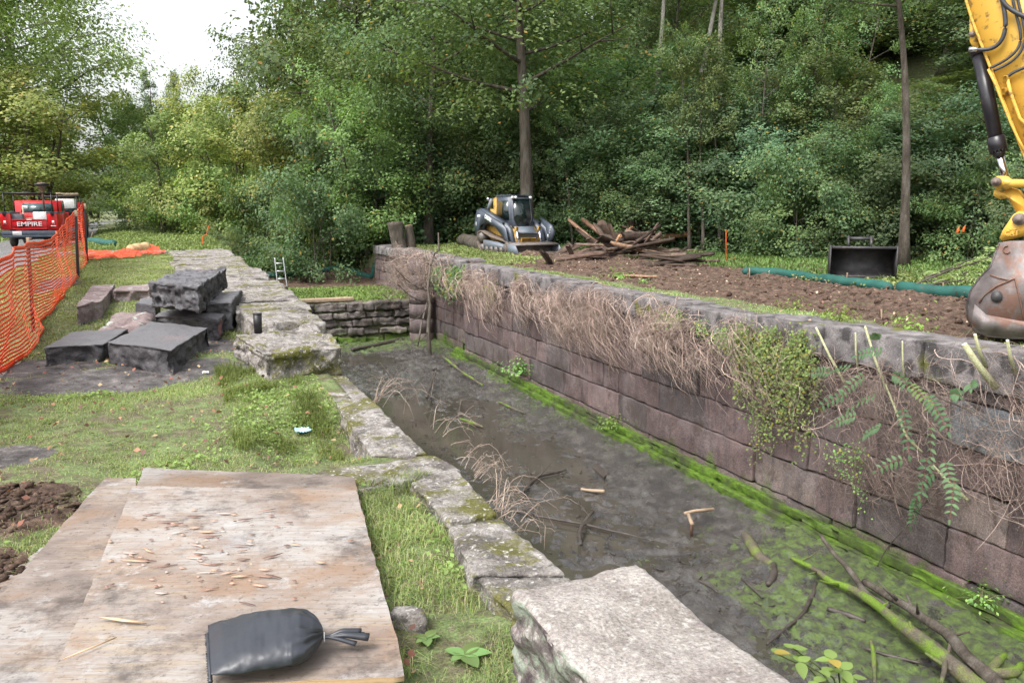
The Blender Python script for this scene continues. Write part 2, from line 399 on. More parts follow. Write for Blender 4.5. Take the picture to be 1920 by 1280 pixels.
def wallmat():
    t = NT('lock_wall_stone'); g = t.n('ShaderNodeNewGeometry'); sep = t.n('ShaderNodeSeparateXYZ'); t.l(g.outputs['Position'], sep.inputs[0])
    base = t.mix(1.0, t.ramp(t.noise(2.6, 8), [(.28, (.60, .56, .56)), (.5, (.95, .92, .92)), (.75, (1.3, 1.22, 1.2))]), t.attr(), 'MULTIPLY')
    st = t.pos((1.2, 1.2, .12)); base = t.mix(t.ramp(t.noise(6, 6, st), [(.46, .0), (.66, .55)]), base, (.07, .06, .062)); base = t.mix(t.ramp(t.noise(1.1, 8, None, .7), [(.5, 0), (.66, .6)]), base, (.24, .20, .20)); base = t.mix(t.ramp(t.noise(4.2, 8, None, .7), [(.56, 0), (.66, .6)]), base, (.06, .053, .055))
    base = t.mix(t.ramp(t.noise(38, 3), [(.66, 0), (.74, .55)]), base, (.42, .38, .37))
    z = sep.outputs[2]
    al = t.math('ADD', t.math('MULTIPLY', t.math('ADD', z, 2.55), -2.6), t.math('MULTIPLY', t.math('SUBTRACT', t.noise(1.7, 6, t.pos((1, 1, .6))), .5), 4.2))
    al = t.n('ShaderNodeClamp').outputs[0] if False else t.ramp(al, [(.15, 0), (.9, 1)])
    gcol = t.ramp(t.noise(7, 6, t.pos((.4, .4, 4))), [(.3, (.035, .045, .018)), (.5, (.08, .14, .02)), (.7, (.13, .23, .03))])
    base = t.mix(al, base, gcol)
    base = t.mix(1.0, base, t.ramp(t.noise(60, 6, None, .75), [(.36, (.6, .6, .6)), (.5, (1, 1, 1)), (.64, (1.45, 1.42, 1.4))]), 'MULTIPLY'); base = t.mix(t.ramp(t.noise(2.3, 9, None, .75), [(.53, 0), (.60, .7)]), base, (.085, .06, .05))
    t.col(base); t.rough(.85); t.bump(t.noise(16, 9, None, .75), 1.0, .035); return t.m
M['wall'] = wallmat()
def algaemat():
    t = NT('algae_ledge'); c = t.ramp(t.noise(9, 9, t.pos((1, .8, 1.6)), .72), [(.32, (.03, .035, .02)), (.46, (.07, .12, .018)), (.62, (.12, .22, .02)), (.75, (.16, .26, .03))]); c = t.mix(t.ramp(t.noise(1.3, 7), [(.45, 0), (.62, .85)]), c, (.05, .045, .035)); t.col(c); t.rough(.6); t.bump(t.noise(30, 6), .6, .015); return t.m
M['algae'] = algaemat()
def groundmat():
    t = NT('ground'); a = t.n('ShaderNodeSeparateColor'); t.l(t.attr(), a.inputs[0])
    n = t.noise(5, 8)
    grass = t.ramp(n, [(.34, (.14, .115, .085)), (.45, (.15, .15, .075)), (.56, (.15, .20, .075)), (.68, (.19, .24, .10))])
    grass = t.mix(t.ramp(t.noise(23, 6), [(.54, 0), (.64, .8)]), grass, (.17, .135, .10))
    soil = t.ramp(t.noise(9, 9, None, .7), [(.34, (.050, .030, .022)), (.5, (.115, .072, .052)), (.66, (.21, .145, .11))])
    soil = t.mix(t.ramp(t.noise(34, 5), [(.64, 0), (.72, .5)]), soil, (.20, .14, .10)); soil = t.mix(t.ramp(t.noise(2.1, 8, None, .7), [(.5, 0), (.66, .6)]), soil, (.045, .028, .02)); soil = t.mix(t.ramp(t.noise(1.4, 8, None, .7), [(.58, 0), (.66, .45)]), soil, (.11, .13, .05))
    mud = t.ramp(t.noise(5, 9, None, .72), [(.36, (.045, .042, .042)), (.5, (.11, .10, .098)), (.64, (.21, .19, .18))])
    road = t.ramp(t.noise(30, 8), [(.3, (.12, .12, .125)), (.6, (.22, .22, .225)), (.75, (.32, .32, .31))])
    road = t.mix(t.ramp(t.noise(1.2, 6), [(.5, 0), (.62, .7)]), road, (.14, .12, .10))
    edge = lambda v: t.ramp(t.math('ADD', v, t.math('MULTIPLY', t.math('SUBTRACT', n, .5), .5)), [(.4, 0), (.6, 1)])
    c = t.mix(edge(a.outputs[0]), grass, soil); c = t.mix(edge(a.outputs[1]), c, mud); c = t.mix(a.outputs[2], c, road)
    c = t.mix(1.0, c, t.ramp(t.noise(70, 6, None, .75), [(.36, (.5, .5, .5)), (.5, (1, 1, 1)), (.64, (1.5, 1.5, 1.5))]), 'MULTIPLY'); c = t.mix(1.0, c, t.ramp(t.noise(11, 6), [(.36, (.65, .65, .62)), (.6, (1.1, 1.1, 1.1))]), 'MULTIPLY')
    t.col(c); t.rough(t.ramp(a.outputs[1], [(0, .95), (1, .55)])); t.bump(t.noise(26, 9, None, .7), .8, .03); return t.m
M['ground'] = groundmat()
def hillmat(): return pmat('leaf_litter', [(.03, .028, .018), (.05, .05, .028), (.04, .06, .02)], 2, .95, .6, 9)
M['hill'] = hillmat()
def mudmat():
    t = NT('lock_mud'); a = t.n('ShaderNodeSeparateColor'); t.l(t.attr(), a.inputs[0])
    n = t.noise(3.2, 8)
    mud = t.ramp(n, [(.34, (.034, .031, .030)), (.5, (.082, .074, .068)), (.66, (.155, .142, .13))])
    alg = t.ramp(t.noise(9, 8), [(.34, (.035, .04, .02)), (.48, (.085, .13, .024)), (.62, (.15, .24, .035)), (.7, (.06, .055, .035))])
    f = t.ramp(t.math('ADD', t.math('ADD', a.outputs[0], t.math('MULTIPLY', t.math('SUBTRACT', t.noise(1.7, 5), .5), 2.6)), t.math('MULTIPLY', t.math('SUBTRACT', t.noise(9, 9, None, .8), .5), 2.4)), [(.50, 0), (.80, 1)])
    t.col(t.mix(f, mud, alg))
    t.rough(t.mix(f, t.ramp(t.noise(2.3, 7), [(.42, .08), (.60, .30)]), (.75, .75, .75)))
    t.b.inputs['Specular IOR Level'].default_value = 1.0; t.b.inputs['Coat Weight'].default_value = .9; t.b.inputs['Coat Roughness'].default_value = .05
    t.bump(t.math('ADD', t.noise(3.2, 9, t.pos((1.6, 1, 1)), .7), t.math('MULTIPLY', t.noise(12, 8, t.pos((1.8, 1, 1)), .7), .6)), 1.0, .14); return t.m
M['mud'] = mudmat()
def watermat():
    t = NT('muddy_water'); t.col(t.ramp(t.noise(.8, 5), [(.35, (.050, .046, .036)), (.65, (.080, .074, .058))])); t.rough(.07)
    t.b.inputs['Specular IOR Level'].default_value = .8
    t.bump(t.noise(6, 5), .06, .02); return t.m
M['water'] = watermat()
def plymat(name='plywood', dark=1.0, seed=0.):
    t = NT(name); L = t.pos((1.0, 1.0, 1.0))
    mp = t.n('ShaderNodeMapping'); mp.inputs['Rotation'].default_value = (0, 0, R_(20)); mp.inputs['Location'].default_value = (seed, seed*.7, 0)
    t.l(t.n('ShaderNodeNewGeometry').outputs['Position'], mp.inputs[0])
    mp2 = t.n('ShaderNodeMapping'); mp2.inputs['Scale'].default_value = (1.2, 14, 1); t.l(mp.outputs[0], mp2.inputs[0])
    gr = t.noise(3.2, 8, mp2.outputs[0], .65)
    big = t.noise(1.7, 7, mp.outputs[0], .6, .4)
    c = t.ramp(big, [(.34, (.24, .19, .165)), (.44, (.37, .30, .26)), (.52, (.46, .40, .36)), (.60, (.51, .47, .44)), (.68, (.42, .39, .39))])
    c = t.mix(t.ramp(gr, [(.38, .38), (.54, 0)]), c, (.26, .19, .15))
    pl = t.ramp(t.noise(2.1, 8, mp2.outputs[0]), [(.52, 0), (.55, .8)])
    c = t.mix(t.math('MULTIPLY', pl, t.ramp(t.noise(1.3, 4, mp.outputs[0]), [(.50, 0), (.60, .6)])), c, (.50, .38, .25))
    c = t.mix(t.ramp(t.noise(1.9, 7, mp.outputs[0], .7, .5), [(.50, 0), (.63, .8)]), c, (.36, .23, .15))
    c = t.mix(t.ramp(t.noise(2.8, 8, mp.outputs[0], .75), [(.52, 0), (.64, .85)]), c, (.13, .105, .095))
    c = t.mix(t.ramp(t.noise(4.1, 8, mp.outputs[0], .75), [(.58, 0), (.66, .7)]), c, (.58, .56, .55))
    c = t.mix(t.ramp(t.noise(40, 7, mp.outputs[0], .7), [(.56, 0), (.66, .7)]), c, (.12, .09, .07))
    c = t.mix(1.0, c, (dark*.72, dark*.735, dark*.74), 'MULTIPLY')
    t.col(c); t.rough(.75)
    t.bump(t.math('ADD', gr, t.math('MULTIPLY', pl, -.6)), .6, .006); return t.m
M['ply'] = plymat(); M['ply2'] = plymat('weathered_plywood', .8, 3.3); M['plyedge'] = pmat('plywood_edge', [(.30, .17, .10), (.55, .38, .22), (.30, .17, .10)], 1, .8, .3, 40, stretch=(1, 1, 160))
M['ply3'] = plymat('brown_plywood', .92, 7.1)
def plain(name, c, rough=.5, metal=0, spec=.5, noise=.25, sc_=8, bump=.0, dirt=None):
    t = NT(name); n = t.noise(sc_, 7)
    k = t.ramp(n, [(.3, tuple(v*(1-noise) for v in c)), (.7, tuple(min(1, v*(1+noise)) for v in c))])
    if dirt: k = t.mix(t.ramp(t.noise(dirt[1], 7), [(dirt[2], 0), (dirt[3], dirt[4])]), k, dirt[0])
    t.col(k); t.rough(rough); t.b.inputs['Metallic'].default_value = metal; t.b.inputs['Specular IOR Level'].default_value = spec
    if bump: t.bump(t.noise(sc_*4, 7), bump, .01)
    return t.m
M['bag'] = plain('black_woven_sandbag', (.030, .033, .042), .42, 0, .6, .2, 5, .15, ((.10, .095, .085), 3, .56, .75, .5))
M['black'] = plain('black_plastic', (.012, .012, .014), .45)
M['rubber'] = plain('rubber', (.025, .024, .023), .8, dirt=((.10, .08, .06), 5, .45, .65, .6))
M['trackbelt'] = plain('muddy_track', (.13, .10, .08), .85, noise=.4, bump=.5)
M['net'] = plain('orange_plastic_net', (.90, .085, .025), .5, noise=.1, sc_=2)
M['orange'] = plain('orange_paint', (.75, .12, .02), .6)
M['red'] = plain('red_paint', (.50, .012, .015), .3, 0, .6, .08, 2)
M['white'] = plain('white_paint', (.75, .75, .74), .5, noise=.06)
M['chrome'] = plain('polished_steel', (.72, .70, .78), .12, 1.0, noise=.05)
M['alu'] = plain('aluminium', (.62, .63, .64), .38, .6, noise=.15)
M['cyan'] = plain('cyan_paper', (.42, .68, .80), .6, noise=.08, sc_=30)
M['sock'] = plain('green_mesh_sock', (.012, .085, .068), .7, noise=.35, sc_=4, bump=.6, dirt=((.10, .07, .05), 5, .62, .72, .5))
M['stake'] = plain('weathered_stake', (.40, .29, .20), .85, noise=.3)
M['sooty'] = plain('black_stake', (.02, .022, .025), .7)
M['steel'] = plain('dark_steel', (.055, .052, .055), .55, .3, noise=.35, sc_=6, bump=.3, dirt=((.14, .12, .105), 5, .55, .7, .6))
M['bucketsteel'] = plain('worn_bucket_steel', (.19, .165, .16), .55, .25, noise=.45, sc_=5, bump=.5, dirt=((.20, .11, .08), 4, .5, .60, .9))
M['rust'] = plain('rusty_wear_plate', (.16, .085, .06), .7, .2, noise=.4, sc_=6, bump=.5, dirt=((.20, .17, .15), 5, .5, .6, .8))
M['yellow'] = plain('machine_yellow', (.68, .40, .065), .42, 0, .5, .07, 3, .03, ((.13, .085, .05), 9, .57, .66, .8))
M['yellow2'] = plain('dusty_yellow_paint', (.46, .27, .05), .6, 0, .4, .15, 4, .1, ((.14, .10, .07), 6, .50, .64, .8))
M['cylblack'] = plain('black_cylinder', (.020, .018, .024), .35, 0, .6, .3, 5, 0, ((.16, .13, .12), 6, .58, .72, .45))
M['hose'] = plain('rubber_hose', (.035, .038, .045), .45, noise=.2, dirt=((.15, .13, .12), 12, .5, .7, .4))
M['darkblue'] = plain('dark_grey_machine_paint', (.065, .080, .105), .4, 0, .5, .15, 4, 0, ((.18, .16, .14), 4, .55, .75, .35))
M['bluegrey'] = plain('light_grey_machine_paint', (.16, .19, .23), .5, 0, .5, .15, 4, 0, ((.18, .14, .11), 4, .5, .7, .6))
M['dirtysteel'] = plain('muddy_blade_steel', (.20, .18, .17), .6, .2, noise=.3, dirt=((.10, .07, .05), 4, .45, .65, .8))
M['glass'] = plain('dark_glass', (.010, .018, .018), .06, 0, .8, noise=.5, sc_=3)
M['backglass'] = plain('cab_glass', (.05, .085, .09), .08, 0, .8, noise=.6, sc_=5)
M['concrete'] = plain('grey_box', (.11, .12, .14), .7)
M['oldwood'] = pmat('old_timber', [(.055, .040, .032), (.12, .085, .066), (.19, .15, .125)], 5, .9, .7, 30, stretch=(1, 1, 1), useattr=True)
M['label'] = plain('silver_letters', (.62, .60, .62), .45, noise=.05)
M['deadleaf'] = leafmat('dead_leaf', .2, .15)

# ------------------------------------------------------------------ GROUND
def axis(segs):
    out = []
    for a, b, st0, st1 in segs:
        n = max(1, int(abs(b-a)/((st0+st1)/2))); t = np.linspace(0, 1, n, endpoint=False)
        out.append(a+(b-a)*t)
    out.append(np.array([segs[-1][1]])); return np.concatenate(out)
xs = axis([(-900, -100, 80, 80), (-100, -20, 5, 5), (-20, -6, .4, .4), (-6, -2.5, .12, .12), (-2.5, 1.5, .035, .035), (1.5, 2.4, .1, .1), (2.4, 8.2, .35, .35), (8.2, 9, .06, .06), (9, 14.5, .07, .07), (14.5, 22, .25, .25), (22, 70, 1.5, 1.5), (70, 900, 80, 80)])
ys = axis([(-300, -10, 40, 40), (-10, 2, .5, .5), (2, 8, .035, .035), (8, 14, .07, .07), (14, 28.5, .14, .14), (28.5, 28.62, .06, .06), (28.62, 45, .18, .18), (45, 80, 1.2, 1.2), (80, 200, 8, 8), (200, 1500, 100, 100)])
X, Y = np.meshgrid(xs, ys, indexing='ij'); x, y = X.ravel(), Y.ravel()
Z = gzn(x, y)
cols = np.stack([soilmask(x, y), mudmask(x, y), roadmask(x, y)], 1)
cols[:, 0] = np.where((x > foot(y)-2), .3, cols[:, 0])
g = mkobj('ground', np.stack([x, y, Z], 1), grid_faces(len(xs), len(ys)), M['ground'], None, cols, True, (0, 0, 0)); tag(g, kind='structure')
# mud floor of the lock
xs = np.arange(1.5, 8.6, .045); ys = np.concatenate([np.arange(-1, 14, .045), np.arange(14, 28.6, .09)])
X, Y = np.meshgrid(xs, ys, indexing='ij'); x, y = X.ravel(), Y.ravel()
wet = np.clip(sstep(2.2, 5.8, x+.9*fbm(x*.6, y*.35, s=31)), 0, 1)
zz = Z_FLOOR + .050*fbm(x*1.1, y*.7, o=6, s=21) + .05*np.abs(fbm(x*3.5, y*2.5, o=5, s=22)) - .008
zz += .075*np.abs(fbm(x*6, y*4.5, o=4, s=23))*1.6-.022; zz += .022*fbm(x*17, y*12, o=2, s=29)
zz += .10*sstep(6.6, 8.1, x+.6*fbm(x, y, s=24)) + .11*np.exp(-((y-22.2)/2.0)**2)*(.4+.8*np.abs(fbm(x*2, y*2, s=25))) + .09*sstep(24.5, 28, y)*sstep(3.5, 6.5, x)
zz += .10*np.abs(fbm(x*4, y*4, o=3, s=26))*np.exp(-((y-21.5)/2.2)**2)
zz -= .07*np.exp(-((y-16.5)/3.2)**2)*(1-sstep(4.6, 6.4, x)) + .06*np.exp(-((y-25.2)/1.0)**2)*(1-sstep(5.8, 6.6, x))
alg = sstep(5.0, 7.4, x+.5*fbm(x, y, s=28)+.25*(7-y)*(y < 7))*(1-sstep(6.5, 11.5, y)) + .55*sstep(7.2, 8.0, x)*sstep(13, 17, y) + .9*sstep(25.5, 27.2, y)*sstep(3.4, 6, x)
alg = np.clip(alg*1.1, 0, 1)*.95; zz += .05*sstep(.3, .8, alg)*(y < 12)
m_ = mkobj('mud', np.stack([x, y, zz], 1), grid_faces(len(xs), len(ys)), M['mud'], None, np.stack([alg, alg, alg], 1), True, (0, 0, 0)); tag(m_, kind='structure')
def floor_z(x, y): return Z_FLOOR+.02
wv = np.array([(1.5, -1, 0), (8.6, -1, 0), (8.6, 28.6, 0), (1.5, 28.6, 0)], float); wv[:, 2] = Z_FLOOR+.004
wt = mkobj('water', wv, np.array([[0, 1, 2, 3]]), M['water'], None, None, False, (0, 0, 0)); tag(wt, kind='structure')

# ------------------------------------------------------------------ LOCK WALLS
def wall_blocks(mb, x, y0, y1, z0, z1, ch, face, seed, cols, holes=()):
    r = random.Random(seed); z = z0; course = 0
    while z < z1-.05:
        h = min(ch*r.uniform(.75, 1.25), z1-z)
        if z1-(z+h) < .15: h = z1-z
        y = y0-r.uniform(0, .8)
        while y < y1:
            L = r.uniform(.55, 1.9); ya, yb = max(y, y0), min(y+L, y1); y += L
            if yb-ya < .08: continue
            d = math.hypot(x, (ya+yb)/2); off = r.uniform(-.022, .022); g_ = .006+.009*r.random()
            fx = x+face*off; bx = x-face*.35
            c = [(fx, ya+g_), (fx, yb-g_), (bx, yb-g_), (bx, ya+g_)]
            hh = r.uniform(-.012, .012); V, F = slab_data(c, [z+h-g_+hh, z+h-g_-hh, z+h-g_-hh, z+h-g_+hh], z+g_, step=.035+.005*d, rnd=r.uniform(.008, .026), amp=.022, fr=7, seed=r.randrange(999))
            mb.add(V, F, cols(r, (ya+yb)/2, z+h/2))
        z += h; course += 1
def wcol(r, y, z):
    if 5.0 < y < 6.5 and -1.15 < z < -.45: return np.array((.24, .27, .29))*r.uniform(.85, 1.1)
    base = np.array((.175, .130, .125)) if r.random() < .65 else (np.array((.13, .112, .108)) if r.random() < .7 else np.array((.20, .165, .15)))
    return base*r.uniform(.72, 1.2)
rw = empty('lock_wall', (8.2, 12, -3), 'long purplish stone wall along the far side of the drained lock, green algae at its foot', 'wall')
mb = MB(); wall_blocks(mb, 8.2, 1.5, 23.6, -3.1, -.36, .50, -1, 5, wcol); mb.build('stone_face', M['wall'], rw, True)
mb = MB(); mb.box((8.62, 12.0, -1.72), (.30, 25, 2.7), col=(.03, .027, .027)); mb.build('backing', M['oldwood'], rw)
r = random.Random(11); y = 1.5
while y < 23.4:
    L = r.uniform(1.0, 1.9); ya, yb = y, min(y+L, 23.5); y += L
    zt = float(np.interp((ya+yb)/2, [1, 6.4, 7.8, 9.9, 12, 16, 24], [.13, .11, .08, .02, .0, .02, .04]))+r.uniform(-.02, .02)
    ox = r.uniform(-.05, .03)
    slab('coping_stone', [(8.12+ox, ya+.012), (8.12+ox, yb-.012), (8.82, yb-.012), (8.82, ya+.012)], zt, -.355, M['copingfar'], rw, step=.04+.004*y, rnd=.018, amp=.024, fr=4, seed=r.randrange(99))
mb = MB(); V, F = slab_data([(8.02, 1.5), (8.03, 24.5), (8.3, 24.5), (8.3, 1.5)], -2.80, -3.15, step=.06, rnd=.012, amp=.03, fr=5, seed=4); mb.add(V, F)
V, F = slab_data([(8.12, 1.5), (8.12, 24.5), (8.3, 24.5), (8.3, 1.5)], -2.66, -2.795, step=.06, rnd=.012, amp=.03, fr=5, seed=8); mb.add(V, F)
mb.build('algae_ledge', M['algae'], rw, True)
# end pier with the gate recess
pier = empty('lock_pier', (8.0, 27, -3), 'crumbling stone pier at the far end of the wall with a rounded gate post recess', 'pier')
mb = MB(); wall_blocks(mb, 8.45, 23.7, 27.4, -3.1, .1, .45, -1, 15, wcol)
wall_blocks(mb, 7.95, 27.4, 29.2, -3.1, .05, .42, -1, 16, wcol)
wall_blocks(mb, 8.2, 29.2, 35.2, -1.7, .08, .40, -1, 17, wcol)
V, F = slab_data([(7.97, 27.35), (8.6, 27.35), (8.6, 27.7), (7.97, 27.7)], .05, -3.1, step=.1, rnd=.05, amp=.03, seed=3); mb.add(V, F, (.15, .12, .125))
mb.build('stone_face', M['wall'], pier, True)
mb = MB(); th = np.linspace(0, 2*math.pi, 17)[:-1]
for k in range(6):
    mb.tube([(7.98, 27.45, -3.05+k*.5), (7.98, 27.45, -3.05+k*.5+.49)], .42, 18, (.15, .12, .12))
mb.build('rounded_post', M['wall'], pier, True)
for k, (ya, yb, z) in enumerate([(23.7, 25.0, .12), (25.0, 26.4, .08), (26.4, 27.6, .12), (27.6, 29.2, .10), (29.2, 31.2, .14), (31.2, 33.2, .12), (33.2, 35.2, .15)]):
    slab('coping_stone', [(8.1, ya), (8.1, yb-.03), (9.0, yb-.03), (9.0, ya)], z, -.2, M['copingfar'], pier, step=.1, rnd=.05, amp=.05, seed=k+40)
# left lock wall
lw = empty('lock_wall', (1.6, 10, -3), 'near lock wall with flat grey coping slabs running away beside the grass', 'wall')
mb = MB(); wall_blocks(mb, 1.6, 0.5, 28.4, -3.1, -.30, .5, 1, 25, wcol); mb.build('stone_face', M['wall'], lw, True)
def C4(px, z): return [onz(a, b, z)[:2] for a, b in px]
near = [([(588, 706), (643, 695), (702, 752), (630, 757)], .075, .34, 51), ([(630, 759), (703, 754), (806, 850), (692, 853)], .075, .40, 52),
        ([(768, 905), (852, 872), (934, 963), (842, 978)], .08, .30, 54), ([(842, 985), (942, 968), (1068, 1076), (882, 1078)], .07, .25, 55), ([(890, 1082), (1070, 1079), (1170, 1165), (980, 1170)], .06, .25, 56)]
for q, z, th_, sd_ in near:
    slab('coping_stone', C4(q, z), z, z-th_, M['coping'], lw, step=.022, rnd=.018, amp=.013, fr=7, strata=.012, seed=sd_, face=.04)
slab('coping_stone', C4([(560, 890), (812, 851), (866, 878), (650, 925)], .065), .065, -.15, M['coping'], lw, step=.025, rnd=.018, amp=.014, fr=6, strata=.01, seed=53)
r = random.Random(3); y = 9.45; k = 0
while y < 28.3:
    L = r.uniform(1.1, 2.1); yb = min(y+L, 28.4); cx = float(coping_x(y))+r.uniform(-.06, .1)
    zt = .36+r.uniform(-.03, .03)
    lx = float(np.interp(y, [9, 14, 17, 20], [.82, .72, .35, .05]))+r.uniform(-.08, .08)
    slab('coping_stone', [(lx, y), (cx, y+r.uniform(0, .05)), (cx+.03, yb-.015), (lx+r.uniform(-.05, .05), yb-.015)], zt, -.02, M['coping'], lw, step=.035+.003*y, rnd=.025, amp=.035, fr=5, strata=.035, seed=60+k)
    y += L; k += 1
mb = MB(); wall_blocks(mb, 1.62, 9.3, 28.4, -.30, .02, .3, 1, 26, lambda r, y, z: np.array((.3, .28, .27))*r.uniform(.7, 1.1)); mb.build('upper_course', M['wall'], lw, True)
slab('end_slab', [(-3.0, 26.9), (.0, 26.9), (.0, 28.2), (-3.0, 28.2)], .40, .1, M['coping'], lw, step=.12, rnd=.05, amp=.02, seed=91)
# cross wall
cw = empty('cross_wall', (5, 28.5, -3), 'low mossy rubble wall closing the far end of the lock chamber', 'wall')
mb = MB(); r = random.Random(8); z = -3.1
hs_ = [.42, .30, .28, .26, .34]
for ci, h in enumerate(hs_):
    x = 1.9-r.uniform(0, .5)
    while x < 8.1:
        L = r.uniform(.35, 1.1); o_ = r.uniform(-.10, .07)
        col = np.array((.14, .22, .035)) if (ci == 0 or (ci == 1 and x < 4.6)) else np.array((.17, .155, .14))*r.uniform(.45, 1.5)
        V, F = slab_data([(x+.02, 28.45+o_), (x+L-.02, 28.45+o_+r.uniform(-.03, .03)), (x+L-.02, 28.95), (x+.02, 28.95)], z+h-.02+r.uniform(-.08, .0), z+.01, step=.06, rnd=.03, amp=.07, fr=5, strata=.03, seed=r.randrange(99))
        mb.add(V, F, col); x += L
    z += h
mb.build('rubble_face', M['wall'], cw, True)
mb = MB(); mb.box((5, 28.85, -2.3), (6.6, .3, 1.5), col=(.25, .22, .2)); mb.build('backing', M['oldwood'], cw)
tag(slab('timber_sill', [(3.0, 28.55), (5.9, 28.6), (5.9, 28.9), (3.0, 28.85)], -1.38, -1.5, M['stake'], None, step=.15, rnd=.02, amp=.01, seed=2), 'weathered timber sill laid on top of the mossy cross wall behind the ladder', 'timber')
# ------------------------------------------------------------------ LOOSE STONE BLOCKS
def block(name, px, zt, th_, mat, label, seed, **k):
    o = slab(name, C4(px, zt), zt, zt-th_, mat, None, seed=seed, **{**dict(step=.02, rnd=.025, amp=.02, fr=4), **k})
    return tag(o, label, 'stone block')
block('stone_block', [(955, 1108), (1195, 1050), (1660, 1400), (1210, 1420)], .36, .55, M['boulder'], 'large pale speckled stone block in the near foreground beside the lock', 1, step=.018, rnd=.025, amp=.022, fr=4.5, face=.07)
block('stone_slab', [(440, 628), (592, 606), (643, 650), (497, 664)], .34, .42, M['coping'], 'layered light grey stone slab at the edge of the lock with the black tube on it', 2, strata=.05, amp=.03, rnd=.02, fr=6, face=.08)
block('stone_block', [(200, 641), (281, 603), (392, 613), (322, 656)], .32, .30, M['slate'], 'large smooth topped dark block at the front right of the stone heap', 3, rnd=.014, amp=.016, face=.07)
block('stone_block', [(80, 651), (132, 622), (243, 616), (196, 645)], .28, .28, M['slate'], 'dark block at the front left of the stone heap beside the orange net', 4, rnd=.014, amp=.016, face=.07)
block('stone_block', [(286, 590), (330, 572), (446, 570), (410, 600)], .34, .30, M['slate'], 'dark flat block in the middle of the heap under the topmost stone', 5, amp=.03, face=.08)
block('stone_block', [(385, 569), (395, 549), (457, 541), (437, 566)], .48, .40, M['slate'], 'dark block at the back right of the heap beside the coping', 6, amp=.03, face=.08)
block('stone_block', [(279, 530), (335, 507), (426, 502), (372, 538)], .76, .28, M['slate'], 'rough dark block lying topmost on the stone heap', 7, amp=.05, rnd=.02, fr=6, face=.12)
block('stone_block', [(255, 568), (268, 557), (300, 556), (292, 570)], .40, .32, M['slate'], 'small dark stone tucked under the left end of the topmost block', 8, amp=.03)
block('stone_block', [(141, 574), (172, 536), (216, 534), (192, 563)], .40, .38, M['redstone'], 'reddish lichen spotted stone block at the back left of the heap', 9, amp=.03, face=.08)
block('stone_block', [(212, 546), (222, 535), (284, 532), (282, 543)], .40, .30, M['redstone'], 'long pale lichen covered stone behind the heap', 10, amp=.03, face=.08)
block('stone_block', [(186, 618), (210, 590), (292, 586), (280, 612)], .22, .25, M['redstone'], 'low broken stone with moss between the front and back dark blocks', 12, amp=.07, rnd=.08)
block('flat_stone', [(728, 1150), (735, 1130), (795, 1138), (800, 1160)], .05, .12, M['coping'], 'small flat stone sunk in the grass beside the plywood', 11, amp=.02)
# ------------------------------------------------------------------ PLYWOOD, SANDBAG
def sheet(name, px, z, mat, label, th_=.018, sag=0):
    c = C4(px, z); mb = MB(); n = 24; P = np.zeros((n, n, 3))
    u = np.linspace(0, 1, n)
    for k, (a, b) in enumerate([(0, 0), (1, 0), (1, 1), (0, 1)]):
        wt = (u[:, None] if a else 1-u[:, None])*(u[None] if b else 1-u[None])
        P[..., :2] += wt[..., None]*np.array(c[k])
    P[..., 2] = z+.012*fbm(P[..., 0]*1.5+z*40, P[..., 1]*1.5, s=int(z*200)); jit = .004
    for sl_ in ((0, slice(None)), (-1, slice(None)), (slice(None), 0), (slice(None), -1)): P[sl_][..., :2] += jit*rng.standard_normal(P[sl_][..., :2].shape)
    V = P.reshape(-1, 3); G_ = grid_faces(n, n)
    root = mkobj(name, np.concatenate([V, V-np.array([0, 0, th_])]), [G_, G_[:, ::-1]+n*n], mat); tag(root, label, 'plywood')
    i = np.concatenate([np.arange(n)*n, (n-1)*n+np.arange(n), (n-1)*n+n-1-np.arange(n)*1-0, (np.arange(n)[::-1])*n])
    ring = [j*n for j in range(n)]+[(n-1)*n+j for j in range(1, n)]+[j*n+n-1 for j in range(n-2, -1, -1)]+[j for j in range(n-2, 0, -1)]
    a = np.array(ring); b = np.roll(a, -1); Q = np.stack([a, b, b+n*n, a+n*n], 1)
    mkobj('layered_edge', np.concatenate([V, V-np.array([0, 0, th_])]), Q, M['plyedge'], root, None, False)
    return root
sheet('plywood_sheet', [(250, 911), (668, 918), (762, 1268), (86, 1300)], .125, M['ply'], 'topmost peeling plywood sheet with the sandbag lying on it')
sheet('plywood_sheet', [(268, 876), (664, 892), (720, 1130), (180, 1160)], .105, M['ply2'], 'grey plywood sheet showing as a strip behind the far edge of the topmost sheet')
sheet('plywood_sheet', [(196, 897), (256, 897), (262, 1330), (-190, 1330)], .085, M['ply3'], 'brown stained plywood sheet sticking out left of the topmost sheet')
sheet('plywood_sheet', [(78, 1024), (140, 1024), (100, 1330), (-290, 1330)], .06, M['ply'], 'lowest plywood sheet, only its left edge showing beside the soil')
